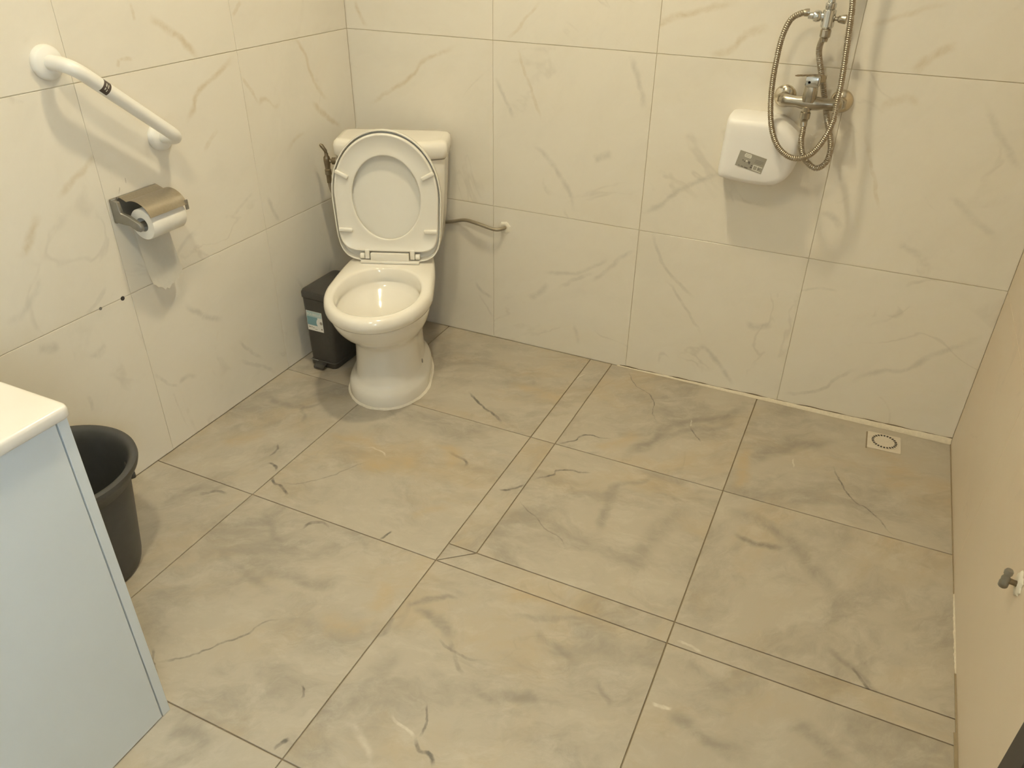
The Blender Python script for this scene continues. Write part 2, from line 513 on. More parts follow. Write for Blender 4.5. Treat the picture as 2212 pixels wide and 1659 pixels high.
BACK_VEINS = [
 ([(0.566,0.952),(0.589,0.915),(0.636,0.831)],0.012,0.5,'g'),
 ([(0.647,1.05),(0.688,0.947),(0.736,0.842)],0.008,0.35,'t'),
 ([(0.711,0.758),(0.767,0.715),(0.815,0.661),(0.866,0.555)],0.014,0.5,'g'),
 ([(0.918,0.734),(0.96,0.751),(0.984,0.762)],0.02,0.45,'g'),
 ([(1.017,1.055),(1.046,0.993),(1.075,0.908)],0.014,0.5,'g'),
 ([(1.095,0.587),(1.144,0.608),(1.217,0.681),(1.32,0.739),(1.376,0.777)],0.012,0.55,'g'),
 ([(1.969,1.017),(2.038,0.922),(2.095,0.85)],0.014,0.35,'g'),
 ([(1.708,0.905),(1.748,0.807),(1.791,0.7)],0.008,0.3,'t'),
 ([(1.637,0.672),(1.667,0.665),(1.703,0.632)],0.018,0.45,'g'),
 ([(0.935,1.084),(1.041,1.126),(1.099,1.149),(1.183,1.18),(1.306,1.209)],0.014,0.55,'t'),
 ([(1.256,1.073),(1.31,1.097),(1.334,1.125),(1.404,1.155)],0.016,0.5,'t'),
 ([(1.782,1.069),(1.81,1.102),(1.844,1.129),(1.869,1.142)],0.018,0.45,'t'),
 ([(1.652,1.173),(1.734,1.21),(1.824,1.241)],0.012,0.35,'t'),
 ([(0.615,1.073),(0.684,1.146),(0.716,1.183)],0.008,0.35,'t'),
 ([(0.047,1.15),(0.067,1.1),(0.081,1.078)],0.012,0.5,'t'),
 ([(0.426,1.04),(0.363,1.01),(0.306,0.987),(0.262,0.944),(0.182,0.889),(0.072,0.822)],0.012,0.5,'t'),
 ([(0.705,0.197),(0.742,0.219),(0.778,0.269)],0.018,0.5,'g'),
 ([(0.762,0.309),(0.83,0.32),(0.896,0.335),(0.951,0.37),(0.995,0.404)],0.012,0.4,'g'),
 ([(0.82,0.259),(0.897,0.315),(0.954,0.344)],0.01,0.35,'g'),
 ([(0.946,0.307),(1.014,0.382),(1.049,0.423),(1.095,0.452)],0.012,0.5,'g'),
 ([(0.485,0.215),(0.515,0.183),(0.552,0.165)],0.012,0.5,'g'),
 ([(0.495,0.173),(0.524,0.13),(0.555,0.086)],0.006,0.35,'g'),
 ([(1.144,0.524),(1.164,0.467),(1.196,0.413),(1.247,0.367),(1.305,0.323)],0.01,0.5,'g'),
 ([(1.208,0.366),(1.276,0.288),(1.309,0.246),(1.347,0.196)],0.008,0.4,'g'),
 ([(1.346,0.159),(1.398,0.119),(1.444,0.077),(1.477,0.032)],0.014,0.5,'g'),
 ([(1.49,0.265),(1.527,0.267),(1.568,0.28)],0.02,0.5,'g'),
 ([(1.649,0.041),(1.713,0.06),(1.761,0.088),(1.794,0.133),(1.844,0.189)],0.01,0.5,'g'),
 ([(1.839,0.138),(1.902,0.19),(1.987,0.226),(2.044,0.288),(2.096,0.328),(2.148,0.372)],0.014,0.45,'g'),
 ([(1.914,0.489),(1.958,0.516),(1.996,0.526)],0.008,0.4,'g'),
 ([(1.891,0.387),(1.921,0.397),(1.912,0.425)],0.014,0.4,'g'),
 ([(0.888,0.13),(0.902,0.085),(0.911,0.048)],0.012,0.35,'g'),
 ([(1.212,0.046),(1.232,0.089),(1.26,0.067)],0.012,0.35,'g'),
 ([(1.595,0.389),(1.658,0.426),(1.737,0.438)],0.006,0.4,'g'),
 ([(1.533,0.98),(1.51,0.965),(1.494,0.919)],0.012,0.3,'t'),
 ([(1.728,0.968),(1.771,1.003),(1.824,0.996)],0.02,0.35,'t'),
 ([(1.952,0.771),(2.025,0.717),(2.108,0.664)],0.016,0.3,'g'),
 ([(1.863,0.614),(1.911,0.595),(1.943,0.586)],0.018,0.4,'g'),
]
LEFT_VEINS = [
 ([(-0.826,1.186),(-0.792,1.16),(-0.756,1.133),(-0.721,1.102),(-0.693,1.074)],0.016,0.6,'t'),
 ([(-0.557,1.047),(-0.622,1.022),(-0.678,0.997),(-0.721,0.975),(-0.746,0.937),(-0.775,0.909)],0.012,0.55,'t'),
 ([(-0.538,0.996),(-0.512,0.957),(-0.488,0.911)],0.008,0.4,'t'),
 ([(-0.49,0.908),(-0.459,0.916),(-0.398,0.888),(-0.392,0.925)],0.012,0.4,'t'),
 ([(-0.947,1.099),(-0.909,1.098)],0.006,0.4,'t'),
 ([(-0.958,1.081),(-0.947,1.099)],0.006,0.4,'t'),
 ([(-0.296,1.066),(-0.248,1.032),(-0.221,0.966),(-0.192,0.902),(-0.146,0.857)],0.012,0.5,'t'),
 ([(-0.233,0.863),(-0.157,0.801),(-0.093,0.755)],0.014,0.5,'t'),
 ([(-1.079,0.911),(-1.112,0.881),(-1.16,0.858),(-1.212,0.822)],0.014,0.4,'t'),
 ([(-1.273,0.806),(-1.309,0.763),(-1.346,0.725)],0.018,0.5,'t'),
 ([(-0.514,0.626),(-0.494,0.578),(-0.47,0.53)],0.012,0.45,'g'),
 ([(-0.572,0.656),(-0.622,0.636),(-0.668,0.614)],0.008,0.35,'g'),
 ([(-0.876,1.219),(-0.873,1.179)],0.008,0.35,'t'),
 ([(-0.494,1.191),(-0.535,1.158)],0.01,0.4,'t'),
 ([(-0.924,0.422),(-0.885,0.375),(-0.85,0.347),(-0.789,0.314)],0.014,0.5,'g'),
 ([(-0.747,0.213),(-0.701,0.146),(-0.66,0.101)],0.01,0.45,'g'),
 ([(-0.759,0.142),(-0.692,0.089),(-0.647,0.059),(-0.611,0.016)],0.01,0.4,'g'),
 ([(-1.081,0.269),(-1.059,0.232),(-1.033,0.203),(-1.01,0.185)],0.008,0.4,'g'),
 ([(-1.01,0.185),(-1.0,0.2),(-0.942,0.189)],0.014,0.45,'g'),
 ([(-1.384,0.5),(-1.357,0.486),(-1.328,0.482)],0.02,0.45,'g'),
 ([(-1.235,0.529),(-1.206,0.537),(-1.177,0.557),(-1.157,0.574)],0.01,0.4,'g'),
 ([(-1.297,0.314),(-1.293,0.269)],0.008,0.35,'g'),
 ([(-1.256,0.413),(-1.224,0.411),(-1.207,0.433)],0.016,0.35,'g'),
 ([(-1.015,0.825),(-1.018,0.808)],0.002,0.8,'d'),
 ([(-1.043,0.806),(-1.047,0.787)],0.002,0.8,'d'),
 ([(-0.738,0.821),(-0.702,0.852),(-0.67,0.871)],0.01,0.3,'t'),
 ([(-0.432,0.31),(-0.407,0.246),(-0.42,0.122)],0.01,0.4,'g'),
 ([(-0.918,0.561),(-0.871,0.601),(-0.815,0.61)],0.012,0.3,'g'),
 ([(-1.424,0.588),(-1.368,0.612),(-1.314,0.662)],0.016,0.35,'g'),
 ([(-0.389,0.736),(-0.334,0.769),(-0.285,0.773)],0.012,0.3,'t'),
]

# ------------------------------------------------------------------ room shell
XA, XB, XS, XC = 0.3621, 0.9621, 1.0450, 1.5703      # floor joints across the room
Y2, Y3, YS, Y4 = -0.5500, -1.1515, -1.0837, -1.7560   # floor joints along the room
T = 0.003                                             # how far tiles stand out of their grout bed


def struct(name, bm, mat, smooth=False):
    o = obj(name, bm, mat, None, smooth)
    o['kind'] = 'structure'
    return o


def inside(poly, p):
    r = False
    for i in range(len(poly)):
        (x1, y1), (x2, y2) = poly[i - 1], poly[i]
        if (y1 > p[1]) != (y2 > p[1]) and p[0] < (x2 - x1) * (p[1] - y1) / (y2 - y1) + x1:
            r = not r
    return r


def lay(parent, polys, axes, to3, veins, pal, rough, cloud, gap, plain=None, gap_v=None):
    # gap: width of the joints; gap_v: that of the joints along the second axis, if different
    for i, poly in enumerate(polys):
        mine = []
        for v in veins:
            q = v[0]
            mid = q[len(q) // 2] if len(q) > 2 else ((q[0][0] + q[1][0]) / 2, (q[0][1] + q[1][1]) / 2)
            if inside(poly, mid):
                mine.append(v)
        if plain and not mine:
            mat = plain
        else:
            mat = marble('stone_print', axes, mine, (i * 1.37) % 9 + 0.3, pal, rough, cloud, pal.get('k', 1.0))
        k = len(poly)
        c = (sum(p[0] for p in poly) / k, sum(p[1] for p in poly) / k)
        area = sum(poly[j - 1][0] * poly[j][1] - poly[j][0] * poly[j - 1][1] for j in range(k))
        sg = 1 if area > 0 else -1
        ins = []
        for j in range(k):
            p, q, r = Vector(poly[j - 1]), Vector(poly[j]), Vector(poly[(j + 1) % k])
            e1, e2 = (q - p).normalized(), (r - q).normalized()
            m1, m2 = Vector((-e1.y, e1.x)) * sg, Vector((-e2.y, e2.x)) * sg
            bis = m1 + m2
            w = q + bis * (gap / 2 / max(1e-6, bis.dot(m1)))
            if gap_v is not None:
                w.x = q.x + math.copysign(gap_v / 2, w.x - q.x)
            ins.append((w.x, w.y))
        bm = bmesh.new()
        prism(bm, ins, -T, 0.0, to3, 0.0006)
        obj('tile', bm, mat, parent, False, origin=to3(c[0], c[1], 0))


def rect(a0, b0, a1, b1):
    return [(a0, b0), (a1, b0), (a1, b1), (a0, b1)]


# floor
bm = bmesh.new()
box(bm, (-0.1, ROOM_Y - 0.1, -0.12), (ROOM_W + 0.1, 0.1, -T))
floor = struct('floor', bm, M['grout_floor'])
rows = [(0, Y2), (Y2, Y3), (Y3, Y4), (Y4, Y4 - 0.605), (Y4 - 0.605, Y4 - 1.21), (Y4 - 1.21, ROOM_Y)]
polys = []
for r, (ya, yb) in enumerate(rows):
    polys.append(rect(0, yb, XA, ya))
    polys.append(rect(XA, yb, XB, ya))
    if r == 0:
        polys += [rect(XB, Y2, XS, 0), rect(XS, Y2, XC, 0), rect(XC, Y2, ROOM_W, 0)]
    elif r == 1:
        polys += [rect(XB, YS, XS, Y2), rect(XS, YS, XC, Y2), rect(XC, YS, ROOM_W, Y2)]
        polys += [[(XB, Y3), (XS, YS), (XB, YS)], [(XB, Y3), (XC, Y3), (XC, YS), (XS, YS)], rect(XC, Y3, ROOM_W, YS)]
    else:
        polys += [rect(XB, yb, XC, ya), rect(XC, yb, ROOM_W, ya)]
lay(floor, polys, (0, 1), lambda a, b, h: Vector((a, b, h)), FLOOR_VEINS, FLOOR_PAL, 0.40, (3.0, 0.80, 0.62, 0.6, 0.12), 0.0030)

# walls: a grout bed each, with the tiles as its parts
H1 = 0.5247
ZR = [(0.0, H1), (H1, 1.067), (1.067, 1.609), (1.609, 2.151), (2.151, ROOM_H)]
bm = bmesh.new()
box(bm, (-0.1, T, -0.12), (ROOM_W + 0.1, 0.12, ROOM_H))
wall_back = struct('wall_back', bm, M['grout_wall'])
JX = [0, 0.5601, 1.0963, 1.6336, ROOM_W]
lay(wall_back, [rect(a, z0, b, z1) for z0, z1 in ZR for a, b in zip(JX[:-1], JX[1:])], (0, 2),
    lambda a, b, h: Vector((a, -h, b)), BACK_VEINS, WALL_PAL, 0.30, (2.4, 0.14, 0.22, 0.3, 0.22), 0.0019, None, 0.0013)

bm = bmesh.new()
box(bm, (-0.12, ROOM_Y - 0.1, -0.12), (-T, 0.1, ROOM_H))
wall_left = struct('wall_left', bm, M['grout_wall'])
JY = [0, -0.5404, -1.0893, -1.638, -2.187, -2.736, -3.285, ROOM_Y]
lay(wall_left, [rect(b, z0, a, z1) for z0, z1 in ZR for a, b in zip(JY[:-1], JY[1:])], (1, 2),
    lambda a, b, h: Vector((h, a, b)), LEFT_VEINS, WALL_PAL, 0.30, (2.4, 0.14, 0.24, 0.3, 0.22), 0.0020, None, 0.0010)

# right wall with a dark door and, behind the camera, a frosted window added for cool light
DOOR = (-1.345, -2.25, 2.05)
WIN = (-2.45, -3.22, 1.15, 2.10)
bm = bmesh.new()
X0, X1 = ROOM_W + T, ROOM_W + 0.12
for lo, hi in (((DOOR[0], 0.1), (-0.12, ROOM_H)), ((DOOR[1], DOOR[0]), (DOOR[2], ROOM_H)), ((WIN[0], DOOR[1]), (-0.12, ROOM_H)),
               ((WIN[1], WIN[0]), (-0.12, WIN[2])), ((WIN[1], WIN[0]), (WIN[3], ROOM_H)), ((ROOM_Y - 0.1, WIN[1]), (-0.12, ROOM_H))):
    box(bm, (X0, lo[0], hi[0]), (X1, lo[1], hi[1]))
wall_right = struct('wall_right', bm, M['grout_right'])
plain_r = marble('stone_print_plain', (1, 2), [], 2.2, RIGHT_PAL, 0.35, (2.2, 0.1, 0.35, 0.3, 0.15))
polys = []
for z0, z1 in ZR:
    polys += [rect(-0.60, z0, 0, z1), rect(DOOR[0], z0, -0.60, z1)]
    polys.append(rect(WIN[0], z0, DOOR[1], z1))
    if z1 < WIN[2]:
        polys.append(rect(WIN[1], z0, WIN[0], z1))
    elif z0 < WIN[2]:
        polys.append(rect(WIN[1], z0, WIN[0], WIN[2]))
    if z0 >= WIN[3]:
        polys.append(rect(WIN[1], z0, WIN[0], z1))
    polys.append(rect(ROOM_Y, z0, WIN[1], z1))
polys.append(rect(DOOR[1], 2.151, DOOR[0], ROOM_H))
polys.append(rect(DOOR[1], DOOR[2], DOOR[0], 2.151))
lay(wall_right, polys, (1, 2), lambda a, b, h: Vector((ROOM_W - h, a, b)), [], RIGHT_PAL, 0.35, (2.2, 0.1, 0.35, 0.3, 0.15), 0.001, plain_r)

bm = bmesh.new()
box(bm, (-0.1, ROOM_Y - 0.12, -0.12), (ROOM_W + 0.1, ROOM_Y - T, ROOM_H))
wall_front = struct('wall_front', bm, M['grout_wall'])
plain_f = marble('stone_print_front', (0, 2), [], 4.1, WALL_PAL, 0.30, (2.4, 0.14, 0.22, 0.3, 0.30))
lay(wall_front, [rect(a, z0, b, z1) for z0, z1 in ZR for a, b in zip(JX[:-1], JX[1:])], (0, 2),
    lambda a, b, h: Vector((a, ROOM_Y + h, b)), [], WALL_PAL, 0.30, (2.4, 0.14, 0.22, 0.3, 0.3), 0.0022, plain_f)

bm = bmesh.new()
box(bm, (-0.12, ROOM_Y - 0.12, ROOM_H), (ROOM_W + 0.12, 0.12, ROOM_H + 0.1))
struct('ceiling', bm, M['plaster'])

# door leaf and frame
bm = bmesh.new()
box(bm, (ROOM_W - 0.003, DOOR[0] - 0.07, 0.002), (ROOM_W + 0.12, DOOR[0] - 0.0005, DOOR[2]), 0.002)
box(bm, (ROOM_W - 0.003, DOOR[1] + 0.0005, 0.002), (ROOM_W + 0.12, DOOR[1] + 0.07, DOOR[2]), 0.002)
box(bm, (ROOM_W - 0.003, DOOR[1] + 0.07, DOOR[2] - 0.07), (ROOM_W + 0.12, DOOR[0] - 0.07, DOOR[2] - 0.0005), 0.002)
door = struct('door_1', bm, M['dark_door'])
bm = bmesh.new()
box(bm, (ROOM_W + 0.02, DOOR[1] + 0.073, 0.008), (ROOM_W + 0.06, DOOR[0] - 0.073, DOOR[2] - 0.073), 0.002)
obj('door_leaf', bm, M['dark_door'], door, False)
bm = bmesh.new()
hy = DOOR[0] - 0.15
tube(bm, [(ROOM_W + 0.02, hy, 1.0), (ROOM_W - 0.03, hy, 1.0), (ROOM_W - 0.035, hy - 0.02, 1.0), (ROOM_W - 0.035, hy - 0.12, 1.0)], 0.009, 12)
lathe(bm, [(0.025, 0), (0.025, 0.008), (0.02, 0.01)], (ROOM_W + 0.02, hy, 1.0), (-1, 0, 0), 24)
obj('door_handle', bm, M['chrome'], door)

# unseen window, added to let the cool daylight in
bm = bmesh.new()
for a, b in (((WIN[1], WIN[2]), (WIN[0], WIN[2] + 0.05)), ((WIN[1], WIN[3] - 0.05), (WIN[0], WIN[3])),
             ((WIN[1], WIN[2] + 0.05), (WIN[1] + 0.05, WIN[3] - 0.05)), ((WIN[0] - 0.05, WIN[2] + 0.05), (WIN[0], WIN[3] - 0.05))):
    box(bm, (ROOM_W + 0.03, a[0] + 0.0005, a[1] + 0.0005), (ROOM_W + 0.09, b[0] - 0.0005, b[1] - 0.0005), 0.002)
added_window = struct('added_window_1', bm, M['white_plastic'])
bm = bmesh.new()
box(bm, (ROOM_W + 0.057, WIN[1] + 0.05, WIN[2] + 0.05), (ROOM_W + 0.061, WIN[0] - 0.05, WIN[3] - 0.05))
obj('pane', bm, M['glass'], added_window, False)

# sealant along the foot of the back wall (thickens towards the shower corner)
N = 60
loops = []
for i in range(N + 1):
    x = 1.065 + (ROOM_W - 1.065 - 0.001) * i / N
    k = i / N
    h = 0.003 + 0.0145 * k + random.uniform(-0.0008, 0.0008)
    d = 0.004 + 0.008 * k + random.uniform(-0.0006, 0.0006)
    loops.append([Vector((x, -0.0002, 0.0003)), Vector((x, -d, 0.0003)), Vector((x, -d * 0.75, h * 0.55)), Vector((x, -0.0016, h)), Vector((x, -0.0002, h))])
bm = bmesh.new()
loft(bm, loops)
tr = obj('trim_1', bm, M['old_silicone'])
tr['kind'] = 'structure'
# dark brown seam of uneven width above it
loops = []
for i in range(N + 1):
    x = 1.075 + (ROOM_W - 1.075 - 0.001) * i / N
    k = i / N
    h = 0.003 + 0.0145 * k
    w = max(0.0004, 0.0018 + 0.0022 * math.sin(i * 0.9) * math.sin(i * 0.37 + 1))
    loops.append([Vector((x, -0.0002, h - 0.001)), Vector((x, -0.0011, h - 0.001)), Vector((x, -0.0011, h + w)), Vector((x, -0.0002, h + w))])
bm = bmesh.new()
loft(bm, loops)
tr = obj('trim_2', bm, grain(principled('seam_brown', (0.17, 0.13, 0.08), 0.9), 0.4, 80), None, False)
tr['kind'] = 'structure'
# bead of sealant along the foot of the right wall
loops = []
for i in range(41):
    y = -0.70 - 0.26 * i / 40
    h = (0.0048 + random.uniform(-0.0012, 0.0012)) * (0.35 + 0.65 * math.sin(PI * min(1, (i + 1) / 14)) if i < 7 else 1) * (1 if i < 34 else 0.4 + 0.1 * (40 - i))
    loops.append([Vector((ROOM_W - 0.0003, y, 0.0003)), Vector((ROOM_W - h * 0.8, y, 0.0003)), Vector((ROOM_W - h * 0.6, y, h * 0.6)), Vector((ROOM_W - 0.0003, y, h))])
bm = bmesh.new()
loft(bm, loops)
tr = obj('trim_3', bm, M['old_silicone'])
tr['kind'] = 'structure'
# brown grout at the right wall's foot; far strip is a painted shadow line
bm = bmesh.new()
for y0, y1, w in ((-0.004, -0.70, 0.0024), (-0.96, -1.12, 0.0040), (-1.12, -1.335, 0.0075)):
    box(bm, (ROOM_W - w, y1, 0.0002), (ROOM_W - 0.0003, y0, 0.0022))
tr = obj('trim_4', bm, grain(principled('foot_grout_and_shade', (0.30, 0.24, 0.15), 0.9), 0.2, 60), None, False)
tr['kind'] = 'structure'

# drill holes and tile spacers in the left wall
for y, z, r in ((-1.118, 0.5235, 0.0062), (-1.189, 0.5245, 0.0045)):
    bm = bmesh.new()
    lathe(bm, [(r * 0.6, 0.0012), (r, 0.0006), (r, 0.0)], (0.0002, y, z), (1, 0, 0), 14)
    obj('wall_plug', bm, M['dark'] if r > 0.005 else M['screw'], wall_left)

# ceiling lamps
for lx, ly in LAMPS:
    t = empty('ceiling_light', (lx, ly, ROOM_H), 0, 'round white ceiling lamp nearer the back wall' if ly > -1.5 else 'round white ceiling lamp above the middle of the room', 'lamp', 'ceiling lamps')
    bm = bmesh.new()
    lathe(bm, [(0.115, -0.0005), (0.12, -0.006), (0.118, -0.03), (0.105, -0.034), (0.101, -0.030), (0.101, -0.02)], (0, 0, 0), (0, 0, 1), 40)
    obj('lamp_housing', bm, M['white_plastic'], t)
    bm = bmesh.new()
    lathe(bm, [(0.10, -0.022), (0.10, -0.030), (0.05, -0.034), (0.001, -0.035)], (0, 0, 0), (0, 0, 1), 40)
    obj('diffuser', bm, M['diffuser'], t)

# ------------------------------------------------------------------ toilet
toilet = empty('toilet', (0.3234, -0.3138, 0.0), math.radians(22.2),
               'white ceramic toilet with raised seat and lid, standing skewed in the back left corner', 'toilet')
NS = 72


def egg(z, a, yf, yb, yc=-0.21, n=3.0, af=None, nf=2.0):
    """plan loop: half ellipse to the front (-y), squarer towards the back"""
    out = []
    for k in range(NS):
        t = 2 * PI * k / NS
        c, s = math.cos(t), math.sin(t)
        if s < 0:
            e = 2.0 / nf
            x = a * math.copysign(abs(c) ** e, c)
            y = yc - (yc - yf) * abs(s) ** e
        else:
            e = 2.0 / n
            x = a * math.copysign(abs(c) ** e, c)
            y = yc + (yb - yc) * abs(s) ** e
            if af is not None:
                u = (y - yc) / (yb - yc)
                x *= 1 + (af / a - 1) * u
        out.append(Vector((x, y, z)))
    return out


bm = bmesh.new()
L = [
    egg(0.000, 0.136, -0.334, 0.105, -0.16, 2.6),
    egg(0.006, 0.138, -0.337, 0.108, -0.16, 2.6),
    egg(0.040, 0.136, -0.334, 0.106, -0.16, 2.6),
    egg(0.054, 0.129, -0.326, 0.102, -0.16, 2.6),
    egg(0.062, 0.117, -0.314, 0.098, -0.16, 2.6),
    egg(0.075, 0.111, -0.306, 0.098, -0.16, 2.6),
    egg(0.120, 0.107, -0.298, 0.105, -0.16, 2.8),
    egg(0.165, 0.105, -0.290, 0.115, -0.16, 2.8),
    egg(0.190, 0.106, -0.291, 0.120, -0.165, 2.8),
    egg(0.206, 0.110, -0.299, 0.128, -0.17, 2.8),
    egg(0.222, 0.118, -0.318, 0.138, -0.18, 2.8),
    egg(0.242, 0.130, -0.348, 0.150, -0.19, 2.8),
    egg(0.264, 0.142, -0.378, 0.165, -0.20, 2.8),
    egg(0.286, 0.151, -0.400, 0.180, -0.205, 2.8, 0.135),
    egg(0.308, 0.157, -0.416, 0.205, -0.21, 2.8, 0.132),
    egg(0.330, 0.161, -0.426, 0.235, -0.21, 2.8, 0.135),
    egg(0.3325, 0.1595, -0.424, 0.236, -0.21, 2.8, 0.135),
    egg(0.336, 0.166, -0.437, 0.238, -0.21, 2.8, 0.138),
    egg(0.348, 0.1712, -0.450, 0.240, -0.21, 2.8, 0.140),
    egg(0.362, 0.1725, -0.4535, 0.242, -0.21, 2.8, 0.141),
    egg(0.376, 0.1705, -0.450, 0.242, -0.21, 2.8, 0.140),
    egg(0.384, 0.1655, -0.443, 0.240, -0.21, 2.8, 0.137),
    egg(0.3875, 0.158, -0.433, 0.236, -0.21, 2.8, 0.133),
]


def oval(z, a, b, yc, n=2.0):
    return [Vector((a * math.copysign(abs(math.cos(2 * PI * k / NS)) ** (2 / n), math.cos(2 * PI * k / NS)),
                    yc + b * math.copysign(abs(math.sin(2 * PI * k / NS)) ** (2 / n), math.sin(2 * PI * k / NS)), z)) for k in range(NS)]


L += [
    oval(0.3874, 0.1445, 0.190, -0.232, 2.1),
    oval(0.3855, 0.1385, 0.183, -0.232, 2.1),
    oval(0.381, 0.1345, 0.179, -0.232, 2.1),
    oval(0.360, 0.131, 0.175, -0.232, 2.1),
    oval(0.345, 0.130, 0.174, -0.232, 2.1),
    oval(0.3425, 0.1325, 0.1765, -0.232),
    oval(0.336, 0.131, 0.175, -0.232),
    oval(0.318, 0.120, 0.160, -0.234),
    oval(0.295, 0.097, 0.130, -0.238),
    oval(0.270, 0.078, 0.104, -0.240),
    oval(0.245, 0.058, 0.078, -0.240),
    oval(0.215, 0.045, 0.060, -0.240),
    oval(0.190, 0.038, 0.050, -0.235),
    oval(0.180, 0.020, 0.026, -0.235),
]
loft(bm, L)
obj('bowl', bm, M['ceramic'], toilet, True, 60)
bm = bmesh.new()
loft(bm, [oval(0.2445, 0.0575, 0.0775, -0.240), oval(0.246, 0.0587, 0.0788, -0.240)])
obj('water', bm, M['water'], toilet)
# ragged bead of sealant round the foot
loops = []
for rr, z in ((0.002, 0.0005), (0.008, 0.0005), (0.005, 0.006), (0.0005, 0.009)):
    lp = []
    for v in egg(z, 0.136, -0.334, 0.105, -0.16, 2.6):
        d = Vector((v.x, v.y + 0.14, 0)).normalized()
        j = random.uniform(-0.0012, 0.0012) if rr > 0.003 else 0
        lp.append(v + d * (rr + j))
    loops.append(lp)
bm = bmesh.new()
loft(bm, loops, True, False, False)
obj('sealant_bead', bm, M['silicone'], toilet)
for s in (-1, 1):
    bm = bmesh.new()
    lathe(bm, [(0.0095, -0.006), (0.0095, 0.002), (0.007, 0.005), (0.001, 0.006)], (s * 0.1078, -0.135, 0.076), (s, 0, 0.1), 16)
    obj('bolt_cap', bm, M['screw'], toilet)


# cistern
def tank(z, a, yf, yc, yb, r=0.018, bow=0.03):
    """plan loop of the cistern: bowed front, rounded corners"""
    out = []
    pts = []
    nb = 14
    for i in range(nb + 1):
        u = -1 + 2 * i / nb
        pts.append((a * u, yf + (yc - yf) * u * u))
    pts += [(a, yc + 0.01)]
    poly = pts + [(a, yb), (-a, yb)] + [(-a, yc + 0.01)]
    # resample the outline evenly after rounding
    P = [Vector(p) for p in poly]
    for _ in range(3):
        Q = []
        for i in range(len(P)):
            p, q = P[i], P[(i + 1) % len(P)]
            l = (q - p).length
            k = min(0.25, r / 1.2 / max(l, 1e-6))
            Q += [p.lerp(q, k), p.lerp(q, 1 - k)]
        P = Q
    ds = [0.0]
    for i in range(len(P)):
        ds.append(ds[-1] + (P[(i + 1) % len(P)] - P[i]).length)
    n = 96
    j = 0
    for i in range(n):
        s = ds[-1] * i / n
        while ds[j + 1] < s:
            j += 1
        t = (s - ds[j]) / max(ds[j + 1] - ds[j], 1e-9)
        q = P[j].lerp(P[(j + 1) % len(P)], t)
        out.append(Vector((q.x, q.y, z)))
    return out


CX = 0.004
def shift(lp):
    return [v + Vector((CX, 0, 0)) for v in lp]


bm = bmesh.new()
loft(bm, [shift(tank(z, a, f, c, b)) for z, a, f, c, b in (
    (0.385, 0.135, 0.070, 0.085, 0.238), (0.400, 0.148, 0.062, 0.082, 0.240), (0.430, 0.157, 0.060, 0.086, 0.242),
    (0.50, 0.166, 0.058, 0.090, 0.243), (0.62, 0.175, 0.055, 0.094, 0.243), (0.715, 0.180, 0.054, 0.096, 0.243))])
obj('cistern', bm, M['ceramic'], toilet, True, 50)
bm = bmesh.new()
loft(bm, [shift(tank(z, a, f, c, b)) for z, a, f, c, b in (
    (0.7165, 0.176, 0.058, 0.100, 0.240), (0.7185, 0.183, 0.050, 0.093, 0.246), (0.726, 0.188, 0.045, 0.088, 0.249), (0.755, 0.189, 0.044, 0.088, 0.249),
    (0.767, 0.186, 0.047, 0.092, 0.247), (0.7735, 0.178, 0.056, 0.101, 0.240), (0.7745, 0.165, 0.070, 0.112, 0.228))])
obj('cistern_lid', bm, M['ceramic'], toilet, True, 50)
bm = bmesh.new()
lathe(bm, [(0.022, 0), (0.022, 0.003), (0.019, 0.005), (0.001, 0.0055)], (CX, 0.165, 0.7748), (0, 0, 1), 24)
obj('flush_button', bm, M['chrome'], toilet)

# raised seat and lid, leaning back a little about the hinge line
LEAN = math.radians(2.4)


def up(u, w, d):
    """seat plane (u across, w up from the hinge, d towards the back) -> toilet frame"""
    return Vector((u, 0.0 + d * math.cos(LEAN) + w * math.sin(LEAN), 0.400 + w * math.cos(LEAN) - d * math.sin(LEAN)))


def dshape(a, w0, w1, wc, n_low=5.0, shrink=0.0, taper=0.95, n_up=2.05):
    """outline of a seat: elliptical top, square bottom with round corners"""
    out = []
    for k in range(NS):
        t = 2 * PI * k / NS
        c, s = math.cos(t), math.sin(t)
        if s >= 0:
            u = a * math.copysign(abs(c) ** (2 / n_up), c)
            w = wc + (w1 - wc) * abs(s) ** (2 / n_up)
        else:
            e = 2.0 / n_low
            u = a * math.copysign(abs(c) ** e, c)
            w = wc - (wc - w0) * abs(s) ** e
            f = (wc - w) / (wc - w0)
            u *= 1 + (taper - 1) * f
        out.append((u, w))
    return out


def off(lp, d, cw):
    """shrink an outline towards its centre by about d"""
    r = []
    for u, w in lp:
        v = Vector((u, w - cw))
        v *= max(0.0, 1 - d / v.length)
        r.append((v.x, v.y + cw))
    return r


